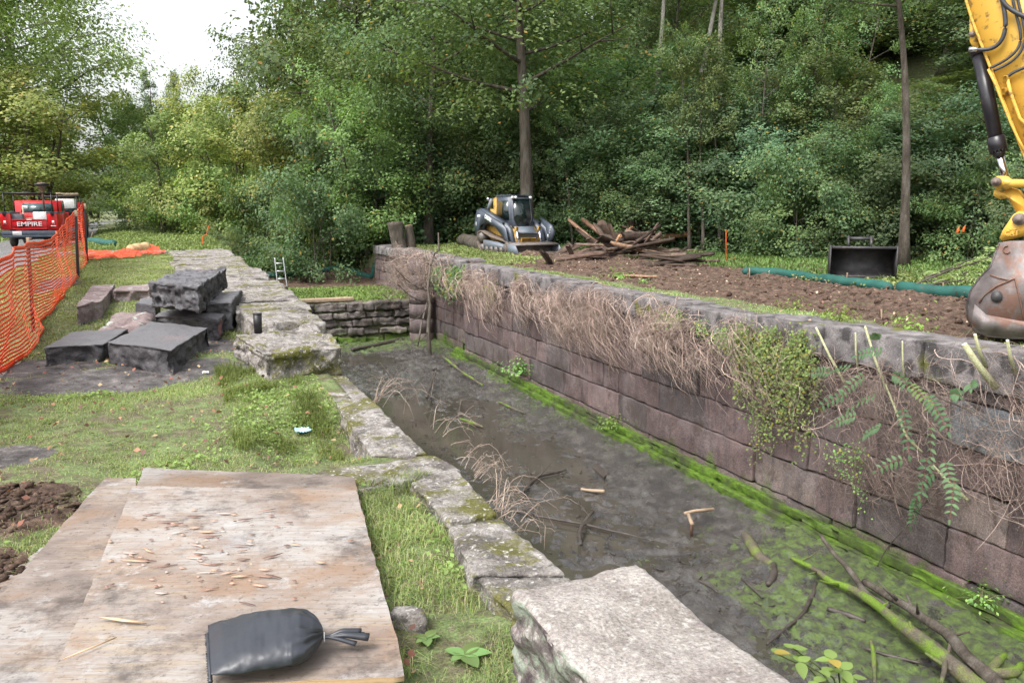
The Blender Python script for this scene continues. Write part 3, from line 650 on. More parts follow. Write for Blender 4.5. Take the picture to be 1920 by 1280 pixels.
# splinters lifted from the topmost sheet
mb = MB()
for k in range(105):
    px_, py_ = random.uniform(200, 560), random.uniform(955, 1150)
    if random.random() < .6: px_, py_ = random.gauss(370, 90), random.gauss(1020, 45)
    c = onz(px_, py_, .13); L = .008+.05*random.random()**2.5*(1.6 if random.random() < .15 else 1); a = R_(-22+random.gauss(0, 22))
    u = np.array([math.cos(a), math.sin(a), random.uniform(-.05, .12)]); v = np.array([-u[1], u[0], 0]); W_ = random.uniform(.003, .010)
    pts = np.array([c-u*L, c-u*L*.2+v*W_, c+u*L, c+v*(-W_)]); pts[:, 2] = np.maximum(pts[:, 2], .134)
    s_ = random.choice([(.50, .34, .20), (.42, .30, .20), (.30, .19, .12), (.16, .10, .07), (.46, .38, .32), (.22, .14, .10)])
    top_ = pts+np.array([0, 0, .003])
    mb.add(np.concatenate([pts, top_]), np.array([[0, 1, 2, 3], [4, 5, 6, 7], [0, 1, 5, 4], [1, 2, 6, 5], [2, 3, 7, 6], [3, 0, 4, 7]]), s_)
tag(mb.build('wood_splinters', M['chip'], None), 'torn pale veneer splinters scattered over the topmost plywood sheet', 'wood splinters', kind='stuff')
for (a, b, c_, L, lab) in [(505, 1163, 28, .10, 'long pale split chip of veneer left of the sandbag'), (188, 1215, 50, .09, 'thin straw coloured splinter standing out at the left of the topmost sheet')]:
    p_ = onz(230 if L == .10 else 170, 1163 if L == .10 else 1215, .14); mb = MB(); an = R_(-35 if L == .10 else 30)
    u = np.array([math.cos(an), math.sin(an), 0]); v = np.array([-u[1], u[0], 0]); wd = .011 if L == .10 else .004
    pts = np.array([p_-u*L, p_-u*L*.3+v*wd, p_+u*L*.7+v*wd*.5, p_+u*L, p_-v*wd*.6]); mb.prism(np.array([(q@u, q@v) for q in pts-p_]), 0, .004, (p_, u, v, (0, 0, 1)), (.62, .46, .26))
    tag(mb.build('wood_chip', M['chip']), lab, 'wood chip')
# sandbag
def sandbag():
    A = onz(394, 1243, .135); B = onz(607, 1222, .135)
    ax = B-A; L = np.linalg.norm(ax[:2]); u = np.array([ax[0], ax[1], 0])/L; v = np.array([-u[1], u[0], 0])
    root = empty('sandbag', A+u*L/2-np.array([0, 0, .0]), 'black woven sandbag tied at the neck lying on the plywood', 'sandbag')
    n, m_ = 70, 64; s = np.linspace(0, 1, n); th = np.arange(m_)*2*math.pi/m_
    S, T = np.meshgrid(s, th, indexing='ij')
    wd = .165*np.where(S < .72, 1-.04*S, 1)*np.interp(S, [0, .05, .3, .7, .85, .95, 1], [.98, 1.03, 1.06, 1.0, .80, .42, .08])
    hh = np.interp(S, [0, .03, .12, .3, .6, .8, .92, 1], [.010, .018, .036, .053, .064, .062, .045, .02])
    c_, s_ = np.cos(T), np.sin(T)
    px_ = wd*np.sign(c_)*np.abs(c_)**.8; pz = hh*np.sign(s_)*np.abs(s_)**.85
    pz = np.where(s_ < 0, pz*.42, pz)
    fold = .010*np.sin(T*11+2*np.sin(T*3))*sstep(.62, .95, S)*(1-sstep(.985, 1, S)) + .006*fbm(S*5, T*1.0, s=41) + .003*fbm(S*14, T*3, s=43)
    px_ += fold*c_; pz += fold*s_
    skew = -.05*(1-S)*px_/.165
    zc = .045+.012*S
    V = A+u*(S*L*1.0+skew*.6)[..., None]+v*px_[..., None]; V[..., 2] = .142+zc+pz
    V[..., 2] = np.maximum(V[..., 2], .142)
    i = np.arange(n-1)[:, None]*m_; j = np.arange(m_)[None]; k = (j+1) % m_
    Q = np.stack([i+j, i+k, i+m_+k, i+m_+j], -1).reshape(-1, 4)
    mkobj('bag', V.reshape(-1, 3), [Q, np.arange(m_)[None]], M['bag'], root)
    mb = MB(); tt = np.linspace(-1, 1, 40); Pq = A+v*(.152*tt)[:, None]+u*(-.028*tt-.002)[:, None]; Pq[:, 2] = .142+.045+.004*np.sin(tt*9)
    Pq[:, 2] -= .030*np.abs(tt)**3; mb.tube(Pq, .0065, 6)
    for q in Pq[::1]: mb.box(q-u*.004, (.012, .002, .003), rot('Z', math.atan2(u[1], u[0])+random.uniform(-.9, .9)))
    mb.build('seam', M['bag'], root)
    neck = B+np.array([0, 0, .055])
    for a, Lt, dz, w_ in [(.10, .125, .022, .013), (-.05, .15, .004, .017), (-.2, .11, -.012, .011), (.02, .135, .012, .010)]:
        d = u*math.cos(a)+v*math.sin(a); P = [neck-u*.02, neck+d*.02+np.array([0, 0, 0]), neck+d*Lt*.5+np.array([0, 0, dz*.8]), neck+d*Lt+np.array([0, 0, dz-.02])]
        mb = MB(); V0 = len(mb.V)
        tt = np.linspace(0, 1, 12); PP = np.stack([np.interp(tt, [0, .2, .6, 1], [p_[q] for p_ in P]) for q in range(3)], 1)
        mb.tube(PP, np.interp(tt, [0, .2, 1], [.012, .007, w_]), 8)
        V = mb.V[0]; V[:, 2] = (V[:, 2]-neck[2])*.75+neck[2]
        mb.build('gathered_end', M['bag'], root, True)
    mb = MB(); th = np.linspace(0, 2*math.pi, 17); ring = neck+u*.004+np.stack([0*th, .0145*np.cos(th), .014*np.sin(th)], 1)@np.stack([u, v, np.array([0, 0, 1.])])
    mb.tube(ring, .0022, 6); mb.build('tie', M['white'], root)
sandbag()
# ------------------------------------------------------------------ SMALL THINGS
mb = MB(); p = onz(484, 622, .36); p[2] = .345
tb = empty('plastic_tube', p, 'short black plastic tube standing upright on the grey coping slab', 'tube')
mb.tube([p, p+np.array([0, 0, .205])], [.040, .044], 20); mb.build('body', M['black'], tb, True)
mb = MB(); th = np.linspace(0, 2*math.pi, 25); mb.tube(np.stack([p[0]+.044*np.cos(th), p[1]+.044*np.sin(th), 0*th+p[2]+.205], 1), .005, 6); mb.build('rim', M['black'], tb, True)
def crumple(px, py, r_, mat, name, label, cat, dz=.02):
    p = ong(px, py); n = 16; a = np.linspace(-1, 1, n); X, Y = np.meshgrid(a, a, indexing='ij')
    rr = np.sqrt(X**2+Y**2); zz = .4*r_*(np.abs(fbm(X*2.3+px, Y*2.3, s=3))*2.2)+dz
    V = np.stack([p[0]+X*r_*(1+.2*fbm(X*2, Y*2, s=7)), p[1]+Y*r_*.8, p[2]+zz], -1).reshape(-1, 3)
    F = grid_faces(n, n); V2 = V-np.array([0, 0, .003]); tag(mkobj(name, np.concatenate([V, V2]), [F, F+n*n], mat, smooth=False), label, cat)
crumple(567, 812, .055, M['cyan'], 'paper_scrap', 'crumpled pale blue paper scrap on the grass', 'litter')
crumple(385, 700, .03, M['white'], 'paper_scrap', 'tiny white scrap in the mud beside the front dark block', 'litter', .01)
# ladder
def ladder():
    b0, t0 = ony(525, 640, 27.6), ony(515, 488, 28.35); b1, t1 = ony(548, 640, 27.6), ony(531, 488, 28.35)
    b0[2] = b1[2] = -3.0; d = (t0-b0)/np.linalg.norm(t0-b0)
    b0 = ony(521, 560, 28.2); b1 = ony(540, 572, 28.2)
    L0 = t0+(b0-t0)*((t0[2]+3.0)/(t0[2]-b0[2])); L1 = t1+(b1-t1)*((t1[2]+3.0)/(t1[2]-b1[2]))
    L0[1] = 27.3; L1[1] = 27.3
    root = empty('ladder', (L0+L1)/2, 'aluminium ladder standing up out of the lock at the far cross wall', 'ladder')
    for a, b in ((L0, t0), (L1, t1)):
        mb = MB(); ax = b-a; ln = np.linalg.norm(ax); z_ = ax/ln; y_ = np.cross(z_, [1, 0, 0]); y_ /= np.linalg.norm(y_); x_ = np.cross(y_, z_)
        Mx = np.stack([x_, y_, z_], 1); mb.box((a+b)/2, (.028, .075, ln), Mx); mb.build('rail', M['alu'], root)
        mb = MB(); mb.box(b+z_*.03, (.036, .085, .09), Mx); mb.build('rail_cap', M['white'], root)
    n = 12
    for k in range(n):
        t = (k+.6)/n; mb = MB(); mb.tube([L0+(t0-L0)*t, L1+(t1-L1)*t], .018, 8); mb.build('rung', M['alu'], root)
ladder()
# ------------------------------------------------------------------ ORANGE NET FENCE
NB = [(-260, 900, 640), (-90, 780, 560), (0, 707, 507), (42, 668, 474), (62, 632, 463), (82, 601, 459), (101, 589, 455), (115, 566, 442), (128, 532, 425), (145, 520, 402), (154, 504, 398), (162, 492, 386), (166, 486, 430)]
def netfence():
    bp = []; ht = []
    for a, b, c in NB:
        p = ong(a, b); top = ony(a, c, p[1]) if False else None
        r = ray(a, c); t = math.hypot(p[0], p[1])/math.hypot(r[0], r[1]); bp.append(p); ht.append((CAM+r*t)[2]-p[2])
    bp = np.array(bp); ht = np.array(ht)
    root = empty('net_fence', bp[4], 'sagging orange plastic safety net fence along the gravel drive', 'fence')
    s = np.r_[0, np.cumsum(np.linalg.norm(np.diff(bp[:, :2], axis=0), axis=1))]
    n = int(s[-1]/.055); u = np.linspace(0, s[-1], n); P = np.stack([np.interp(u, s, bp[:, k]) for k in range(3)], 1)
    for _ in range(3): P[1:-1] = (P[:-2]+2*P[1:-1]+P[2:])/4
    H = np.interp(u, s, ht); m_ = 25; v = np.linspace(0, 1, m_)
    T = np.gradient(P[:, :2], axis=0); T /= np.linalg.norm(T, axis=1)[:, None]; N = np.stack([-T[:, 1], T[:, 0]], 1)
    U, Vv = np.meshgrid(u, v, indexing='ij')
    off = .10*fbm(U*.9, Vv*1.6, s=71)+.05*np.sin(Vv*5+U)*(1-Vv)
    S = np.zeros((n, m_, 3)); S[..., :2] = P[:, None, :2]+N[:, None]*off[..., None]; S[..., 0] += 0
    S[..., 2] = P[:, None, 2]+.02+H[:, None]*Vv**(1.05)+.03*fbm(U*1.6, Vv*3, s=73)
    V = []; F = []; c = 0
    hw = .0098
    thk = np.concatenate([N, np.zeros((n, 1))], 1)[:, None]*.0022
    a_ = S+np.array([0, 0, hw]); b_ = S-np.array([0, 0, hw])
    for k in range(m_):   # lengthwise strands, slightly thicker at the selvedges
        e = 2.2 if k in (0, m_-1) else 1
        A = S[:, k]+np.array([0, 0, hw*e]); B = S[:, k]-np.array([0, 0, hw*e]); V += [A+thk[:, 0], B+thk[:, 0], B-thk[:, 0], A-thk[:, 0]]
        i = np.arange(n-1)
        for q in range(4):
            q2 = (q+1) % 4; F.append(np.stack([c+q*n+i, c+q*n+i+1, c+q2*n+i+1, c+q2*n+i], 1))
        c += 4*n
    t3 = np.concatenate([T, np.zeros((n, 1))], 1)*.0065
    for i in range(n):
        A = S[i]+t3[i]; B = S[i]-t3[i]; V += [A, B]; j = np.arange(m_-1)
        F.append(np.stack([c+j, c+j+1, c+m_+j+1, c+m_+j], 1)); c += 2*m_
    mkobj('net', np.concatenate(V), [np.concatenate(F)], M['net'], root, None, False)
    # the fallen end of the net, lying in the grass
    q = [(163, 493), (200, 489), (240, 487), (275, 482), (312, 478)]; q2 = [(168, 477), (215, 478), (245, 470), (272, 464), (292, 470)]
    A = np.array([ong(*t) for t in q]); B = np.array([ong(*t) for t in q2]); 
    n = 90; m_ = 16; uu = np.linspace(0, 4, n); A = np.stack([np.interp(uu, range(5), A[:, k]) for k in range(3)], 1); B = np.stack([np.interp(uu, range(5), B[:, k]) for k in range(3)], 1)
    t = np.linspace(0, 1, m_)[None, :, None]; S = A[:, None]*(1-t)+B[:, None]*t
    S[..., 2] = gzn(S[..., 0], S[..., 1])+.05+.16*np.abs(fbm(S[..., 0]*1.8, S[..., 1]*1.8, s=75))*1.6
    V = []; F = []; c = 0
    for k in range(m_):
        A_ = S[:, k]+np.array([0, .010, .003]); B_ = S[:, k]-np.array([0, .010, .003]); V += [A_, B_]; i = np.arange(n-1); F.append(np.stack([c+i, c+i+1, c+n+i+1, c+n+i], 1)); c += 2*n
    for i in range(n):
        A_ = S[i]+np.array([.006, 0, 0]); B_ = S[i]-np.array([.006, 0, 0]); V += [A_, B_]; j = np.arange(m_-1); F.append(np.stack([c+j, c+j+1, c+m_+j+1, c+m_+j], 1)); c += 2*m_
    fn = mkobj('fallen_net', np.concatenate(V), [np.concatenate(F)], M['net'], None, None, False); tag(fn, 'collapsed end of orange safety net lying on the grass beside a log', 'net')
    # posts
    for (a, b, c_, dark) in [(62, 620, 445, 1), (146, 520, 394, 1), (163, 492, 382, 1)]:
        p = ong(a, b); r = ray(a-10 if a == 62 else a-4, c_); t = math.hypot(p[0], p[1])/math.hypot(r[0], r[1]); tp = CAM+r*t
        ps = mkpost(p-np.array([0, 0, .1]), tp, .036 if a < 100 else .05, M['sooty'] if dark else M['stake'], root)
def mkpost(a, b, w_, mat, root):
    mb = MB(); ax = b-a; ln = np.linalg.norm(ax); z_ = ax/ln; y_ = np.cross(z_, [1, 0, 0]); y_ /= np.linalg.norm(y_); x_ = np.cross(y_, z_); Mx = np.stack([x_, y_, z_], 1)
    mb.box(a+ax*.46, (w_, w_, ln*.92), Mx); o = mb.build('post', mat, root)
    mb = MB(); mb.box(a+ax*.955, (w_*1.05, w_*1.05, ln*.09), Mx); mb.build('post_top', M['stake'], root if root else o)
    return o
netfence()
def log(p, q, r0, r1, mat, label, name='log', cat='log', ends=True, seed=0, knots=0):
    p, q = np.asarray(p, float), np.asarray(q, float); t = np.linspace(0, 1, 14); P = p+(q-p)*t[:, None]
    L = np.linalg.norm(q-p); P[1:-1] += .03*L*np.stack([fbm(t*3+seed, 0*t+k, s=seed+k) for k in range(3)], 1)[1:-1]
    mb = MB(); mb.tube(P, (r0+(r1-r0)*t)*(1+.15*fbm(t*6, 0*t, s=seed)), 14, cap=True); o = mb.build(name, mat, None, True, p)
    tag(o, label, cat)
    if ends:
        for a, b, r_ in ((P[0], P[1], r0), (P[-1], P[-2], r1)):
            d = (a-b)/np.linalg.norm(a-b); mb = MB(); mb.tube([a-d*.002, a+d*.006], r_*.93, 14); mb.build('cut_end', M['cutwood'], o, False)
    return o
log(ong(243, 476)+[0, 0, .12], ong(275, 474)+[0, 0, .16], .14, .17, M['cutwood'], 'short debarked log lying beside the collapsed orange net', seed=3)
log(ong(262, 474)+[0, 0, .12], ong(286, 472)+[0, 0, .10], .12, .08, M['bark'], 'dark rotten root piece touching the pale log by the net', seed=5)
# ------------------------------------------------------------------ TRUCKS
def text_mesh(s, size, mat, parent, O, u, v, depth=.01, name='lettering', bold=0.0, sx=1.0):
    cu = bpy.data.curves.new(name, 'FONT'); cu.body = s; cu.size = size; cu.extrude = depth/2; cu.offset = bold; cu.align_x = 'CENTER'; cu.align_y = 'CENTER'
    to = bpy.data.objects.new('tmp', cu); COL.objects.link(to); dg = bpy.context.evaluated_depsgraph_get(); me = bpy.data.meshes.new_from_object(to.evaluated_get(dg))
    co_ = np.zeros(len(me.vertices)*3); me.vertices.foreach_get('co', co_); co_ = co_.reshape(-1, 3)
    bpy.data.objects.remove(to); u = np.asarray(u, float); v = np.asarray(v, float); n = np.cross(u, v)
    W = np.asarray(O)+co_[:, :1]*u*sx+co_[:, 1:2]*v+co_[:, 2:]*n; org = np.array(parent['_o'])
    me.vertices.foreach_set('co', (W-org).ravel().astype(np.float32)); me.update(); me.materials.clear(); me.materials.append(mat); me.name = name
    o = bpy.data.objects.new(name, me); COL.objects.link(o); o.parent = parent; return o
def wheel(root, c, r_, w_, name='wheel'):
    mb = MB(); a = np.linspace(-1, 1, 7); P = np.stack([c[0]+a*w_/2, 0*a+c[1], 0*a+c[2]], 1); rr = r_*np.array([.62, .93, 1, 1, 1, .93, .62]); mb.tube(P, rr, 26); t = mb.build(name, M['rubber'], root, True)
    mb = MB(); mb.tube([c-np.array([w_*.51, 0, 0]), c+np.array([w_*.51, 0, 0])], r_*.55, 18); mb.build('rim', M['steel'], t, True)
def truck(P0, label, first, W=2.15):
    root = empty('utility_truck', P0, label, 'truck'); B = np.array(P0, float); o = lambda x, y, z: B+np.array([x, y, z])
    hw = W/2
    # service body sides, tailgate recess between
    for sx in (-1, 1):
        mb = MB(); mb.box(o(sx*(hw-.2), 1.3, 1.12), (.40, 2.6, .72), bev=.02); mb.build('service_cabinet', M['red'], root)
        mb = MB(); mb.box(o(sx*(hw-.2), 1.3, 1.50), (.42, 2.62, .05), bev=.01); mb.build('cabinet_lid', M['concrete'], root)
        mb = MB(); mb.box(o(sx*(hw-.17), -.012, 1.08), (.09, .02, .16), bev=.008); tl = mb.build('tail_light', M['white'], root)
        mb = MB(); mb.box(o(sx*(hw-.17), -.024, 1.04), (.07, .006, .07), bev=.002); mb.build('red_lens', M['red'], tl)
    mb = MB(); mb.box(o(0, .05, 1.0), (W-.84, .06, .42), bev=.012); mb.box(o(0, .012, 1.19), (W-.84, .03, .05)); mb.box(o(0, .012, .81), (W-.84, .03, .05)); tg = mb.build('tailgate', M['red'], root)
    mb = MB(); mb.box(o(.0, .0, 1.195), (.20, .03, .03)); mb.build('handle', M['white'], tg)
    text_mesh('EMPIRE', .25, M['label'], root, o(0, .0, 1.01), (1, 0, 0), (0, 0, 1), .014, 'tailgate_lettering', .004, 1.22)
    mb = MB(); mb.box(o(hw-.17, -.02, .93), (.2, .006, .035)); mb.build('sticker', M['white'], root)
    mb = MB(); mb.box(o(0, 1.35, .80), (W-.8, 2.5, .06)); mb.build('bed_floor', M['steel'], root)
    mb = MB(); mb.box(o(0, -.12, .62), (W-.04, .26, .22), bev=.03); mb.box(o(0, -.2, .50), (W-.1, .12, .10), bev=.02); bm_ = mb.build('bumper', M['darkblue'], root)
    mb = MB(); mb.box(o(-.45, -.256, .63), (.34, .012, .17)); mb.build('licence_plate', M['label'], bm_)
    mb = MB(); mb.box(o(.02, -.22, .40), (.14, .3, .12), bev=.02); mb.build('tow_hitch', M['rust'], root)
    mb = MB(); mb.box(o(0, 2.6, .55), (1.0, 5.4, .18)); mb.tube([o(-.75, 1.2, .42), o(.75, 1.2, .42)], .09, 12); mb.build('chassis', M['steel'], root)
    for sx in (-1, 1):
        wheel(root, o(sx*(hw-.27), 1.2, .40), .40, .30); wheel(root, o(sx*(hw-.24), 4.9, .40), .40, .28)
    # cab
    cabp = [(0, .75), (0, 1.25), (.10, 1.52), (.28, 2.02), (1.45, 2.06), (1.95, 1.50), (3.1, 1.38), (3.25, 1.25), (3.25, .62), (0, .62)]
    mb = MB(); mb.prism([(a+2.75, b) for a, b in cabp], -hw+.13, hw-.13, (B, (0, 1, 0), (0, 0, 1), (1, 0, 0))); mb.build('cab', M['red'], root)
    # rear window, follows the sloping back of the cab
    s_ = np.array([0, .18, .50]); s_ /= np.linalg.norm(s_)
    mb = MB(); mb.prism([(-.68, .03), (.68, .03), (.60, .47), (-.60, .47)], .004, .018, (o(0, 2.83, 1.48), (1, 0, 0), s_, (0, -s_[2], s_[1]))); rwn = mb.build('rear_window', M['backglass'], root)
    mb = MB(); mb.box(o(-.5, 2.86, 1.74), (.22, .008, .14), rot('X', -.34)); mb.build('window_sticker', M['white'], rwn)
    for sx in (-1, 1):
        mb = MB(); mb.prism([(2.98, 1.52), (3.12, 1.96), (4.1, 1.98), (4.5, 1.52)], 0, .01, (o(sx*(hw-.125), 0, 0)-np.array([0, 0, 0]), (0, 1, 0), (0, 0, 1), (sx, 0, 0))); mb.build('side_window', M['backglass'], root)
        mb = MB(); mb.box(o(sx*(hw+.14), 4.2, 1.45), (.17, .06, .26), bev=.02); mb.box(o(sx*(hw+.0), 4.2, 1.42), (.2, .03, .03)); mb.build('wing_mirror', M['black'], root)
    # rack
    mb = MB(); r_ = .028
    for sx in (-1, 1):
        X_ = sx*(hw-.18); Z_ = 2.32
        mb.tube([o(X_, .12, 1.5), o(X_, .12, Z_)], r_, 8); mb.tube([o(X_*.97, 2.5, 1.5), o(X_*.97, 2.5, Z_)], r_, 8); mb.tube([o(X_, .05, Z_), o(X_, 4.6, Z_)], r_, 8); mb.box(o(X_, .0, 1.46), (.12, .14, .16))
    for y_ in (.12, 1.3, 2.5, 3.9): mb.tube([o(-hw+.16, y_, 2.32), o(hw-.16, y_, 2.32)], r_, 8)
    mb.build('rack', M['black'], root)
    return root, o
TP = ony(59, 463, 41.0); TP[2] = gz(TP[0], 41.0)-.03
t1, o1 = truck(TP, 'red utility truck with a black rack, nearer of the two parked on the drive', True)
# load lying in the bed (separate things)
def boxthing(name, c, size, mat, label, cat, rz=0, bev=.02):
    mb = MB(); mb.box(c, size, rot('Z', rz), bev=bev); return tag(mb.build(name, mat), label, cat)
boxthing('plastic_bin', o1(.38, .55, 1.22), (.52, .5, .62), M['white'], 'large white bin in the bed of the nearer red truck', 'bin')
boxthing('tool_box', o1(-.47, .5, 1.16), (.42, .6, .55), M['concrete'], 'grey tool box at the left of the nearer truck bed', 'box')
mb = MB(); mb.tube([o1(-.25, .35, .86), o1(-.30, .8, 1.75)], .03, 8); tag(mb.build('timber_post', M['stake']), 'pale stick leaning upright out of the nearer truck bed', 'stick')
tc = empty('coiled_hose', o1(0, .5, .85), 'coil of red and brown hose in the nearer truck bed', 'hose')
for k in range(5):
    th = np.linspace(0, 2*math.pi, 25); mb = MB(); rr = .24-.02*k; mb.tube(np.stack([o1(0, .5, 0)[0]+rr*np.cos(th), o1(0, .5, 0)[1]+rr*np.sin(th), 0*th+o1(0, 0, .95+.07*k)[2]], 1), .035, 8); mb.build('coil', M['red'] if k % 2 else M['stake'], tc, True)
# hopper shaped tool standing on the rack
q = o1(.45, 1.3, 2.34); hp = empty('cone_tool', q, 'rusty upturned cone with a dark rim standing above the truck rack', 'tool')
mb = MB(); mb.tube([q+[0, 0, -1.2], q+[0, 0, .02], q+[0, 0, .34], q+[0, 0, .40]], [.03, .045, .20, .22], 16); mb.build('cone', M['rust'], hp, True)
mb = MB(); th = np.linspace(0, 2*math.pi, 21); mb.tube(np.stack([q[0]+.25*np.cos(th), q[1]+.25*np.sin(th), 0*th+q[2]+.38], 1), .055, 8); mb.build('rim', M['black'], hp, True)
mb = MB(); mb.tube([q+[0, 0, .42], q+[0, 0, .47]], [.20, .17], 16); mb.build('cap', M['rust'], hp, True)
TP2 = ony(121, 470, 50.0); TP2 = np.array([TP2[0]-.15, 50.0, gz(TP2[0], 50)-.03])
t2, o2 = truck(TP2, 'second red truck with a rack, parked beyond and half hidden by the first', False)
boxthing('cargo_box', o2(.3, 1.0, 1.95), (.9, 1.0, .5), M['white'], 'white crate carried high on the farther red truck', 'crate')
log(o2(-.1, .9, 2.44), o2(.8, 2.2, 2.46), .09, .09, M['stake'], 'rolled pale tarpaulin lying on the rack of the farther truck', 'tarpaulin_roll', 'tarpaulin', False, 4)
# ------------------------------------------------------------------ COMPACT TRACK LOADER
def loader():
    c = ong(990, 474); yaw = math.atan2(c[0], c[1])
    fw = np.array([-math.sin(yaw), -math.cos(yaw), 0]); rt_img = np.array([math.cos(yaw), -math.sin(yaw), 0])
    a = R_(33); h = fw*math.cos(a)+rt_img*math.sin(a)      # heading of the machine
    s = np.cross(h, [0, 0, 1.])                             # machine's right side, to the left in view
    sd = -s if (s@rt_img) > 0 else s                        # sd: side that faces picture left
    up = np.array([0, 0, 1.]); B = c-h*1.0+np.array([0, 0, .0]); B[2] = gz(c[0], c[1])
    root = empty('track_loader', B, 'compact track loader with dark cab and tracks parked beside the timber pile', 'loader')
    fr = lambda off: (B+sd*off, h, up, sd)
    P = lambda x, y, z: B+sd*x+h*y+up*z
    Mx = np.stack([sd, h, up], 1)
    for sgn in (1, -1):
        x0, x1 = (.58, .98) if sgn > 0 else (-.98, -.58)
        # belt as a closed loop round the wheels
        path = [(-1.05, .15), (-1.22, .42), (-1.10, .74), (-.90, .80), (-.2, .62), (1.0, .42), (1.12, .22), (1.0, .04), (.5, 0), (-.8, 0)]
        pts = np.array(path); nn = 80
        sarc = np.r_[0, np.cumsum(np.linalg.norm(np.diff(np.r_[pts, pts[:1]], axis=0), axis=1))]; uu = np.linspace(0, sarc[-1], nn, endpoint=False)
        L = np.stack([np.interp(uu, sarc, np.r_[pts, pts[:1]][:, k]) for k in (0, 1)], 1)
        cen = np.array([-.05, .32]); inn = L+(cen-L)/np.linalg.norm(cen-L, axis=1)[:, None]*.06
        out = L+((np.arange(nn) % 2)[:, None]*.022)*(L-cen)/np.linalg.norm(L-cen, axis=1)[:, None]
        V = np.concatenate([[P(x0, *q) for q in out], [P(x1, *q) for q in out], [P(x1, *q) for q in inn], [P(x0, *q) for q in inn]])
        i = np.arange(nn); k = (i+1) % nn; F = np.concatenate([np.stack([i+a_*nn, k+a_*nn, k+b_*nn, i+b_*nn], 1) for a_, b_ in ((0, 1), (1, 2), (2, 3), (3, 0))])
        tr = mkobj('track', V, F, M['trackbelt'], root, None, False)
        mb = MB(); xm = (x0+x1)/2
        for (y_, z_, r_) in [(-.98, .58, .20), (-.85, .16, .13), (.92, .20, .16)]: mb.tube([P(x0+.05, y_, z_), P(x1-.03, y_, z_)], r_, 16)
        for y_ in (-.5, -.15, .2, .55): mb.tube([P(x0+.05, y_, .12), P(x1-.03, y_, .12)], .10, 12)
        mb.build('roller', M['dirtysteel'], tr, True)
        mb = MB(); mb.prism([(-.8, .14), (-.75, .45), (.3, .40), (.85, .28), (.85, .14)], x0+.07, x1-.06, (B, h, up, sd)); mb.build('track_frame', M['bluegrey'], tr)
    mb = MB(); mb.prism([(-1.15, .35), (-1.2, 1.05), (-.6, 1.15), (.55, 1.0), (.98, .62), (1.05, .30), (.9, .2), (-1.0, .2)], -.56, .56, (B, h, up, sd)); mb.build('chassis', M['yellow2'], root)
    mb = MB(); mb.prism([(-1.30, .75), (-1.32, 1.50), (-1.0, 1.62), (-.55, 1.62), (-.5, .9)], -.5, .5, (B, h, up, sd)); mb.build('engine_hood', M['yellow2'], root)
    mb = MB(); mb.prism([(-.72, 1.1), (-.72, 2.02), (-.50, 2.08), (-.50, 1.1)], -.49, .49, (B, h, up, sd)); mb.build('rear_pillar', M['yellow2'], root)
    # cab
    mb = MB(); mb.prism([(-.52, .95), (-.52, 2.08), (.42, 2.10), (.50, 2.04), (.62, 1.3), (.70, .72), (.4, .7)], -.46, .46, (B, h, up, sd)); cab = mb.build('cab', M['darkblue'], root)
    mb = MB(); mb.box(P(0, -.02, 2.12), (.98, 1.08, .06), Mx, bev=.02); mb.build('roof', M['darkblue'], cab)
    for sgn in (1, -1):
        mb = MB(); mb.prism([(-.38, 1.2), (-.38, 1.92), (.30, 1.94), (.42, 1.2)], .462 if sgn > 0 else -.468, .468 if sgn > 0 else -.462, (B, h, up, sd)); mb.build('side_window', M['glass'], cab)
    fo = P(0, .665, 1.0); fu = (P(0, .50, 2.02)-P(0, .665, 1.0)); fu /= np.linalg.norm(fu); fnn = np.cross(sd, fu); fnn = fnn if fnn@h > 0 else -fnn
    gl = [(-.36, 1.0), (.36, 1.0), (.40, .25), (.20, -.12), (-.20, -.12), (-.40, .25)]
    mb = MB(); mb.prism(gl, .008, .022, (fo, sd, fu, fnn)); dr = mb.build('windshield', M['glass'], cab)
    mb = MB(); g2 = np.array(gl+gl[:1]); mb.tube(fo+g2[:, :1]*sd+g2[:, 1:]*fu+fnn*.02, .018, 6); mb.build('door_frame', M['black'], dr)
    mb = MB(); mb.tube([P(.05, .2, 1.1), P(.07, .3, 1.5), P(.04, .25, 1.8)], .03, 8)
    for x_ in (.40, .26, -.40): 
        mb = MB(); q = P(x_, .53, 2.05); mb.tube([q-h*.05, q+h*.05], .05, 12); mb.build('work_light', M['white'], cab, True)
    mb = MB(); mb.box(P(0, .86, .62), (.9, .30, .30), Mx, bev=.03); mb.prism([(.68, .72), (.70, .98), (1.0, .70), (1.0, .5)], -.42, .42, (B, h, up, sd)); mb.build('step_panel', M['bluegrey'], root)
    mb = MB(); mb.box(P(0, 1.02, .46), (.66, .10, .20), Mx, bev=.02); mb.build('front_plate', M['yellow2'], root)
    # lift arms
    arm = [(-1.42, .62), (-1.50, 1.05), (-1.28, 1.60), (-1.05, 1.64), (.55, 1.12), (.86, .92), (1.12, .28), (.90, .20), (.62, .62), (.1, .95), (-.55, 1.12), (-1.02, 1.0), (-1.18, .62)]
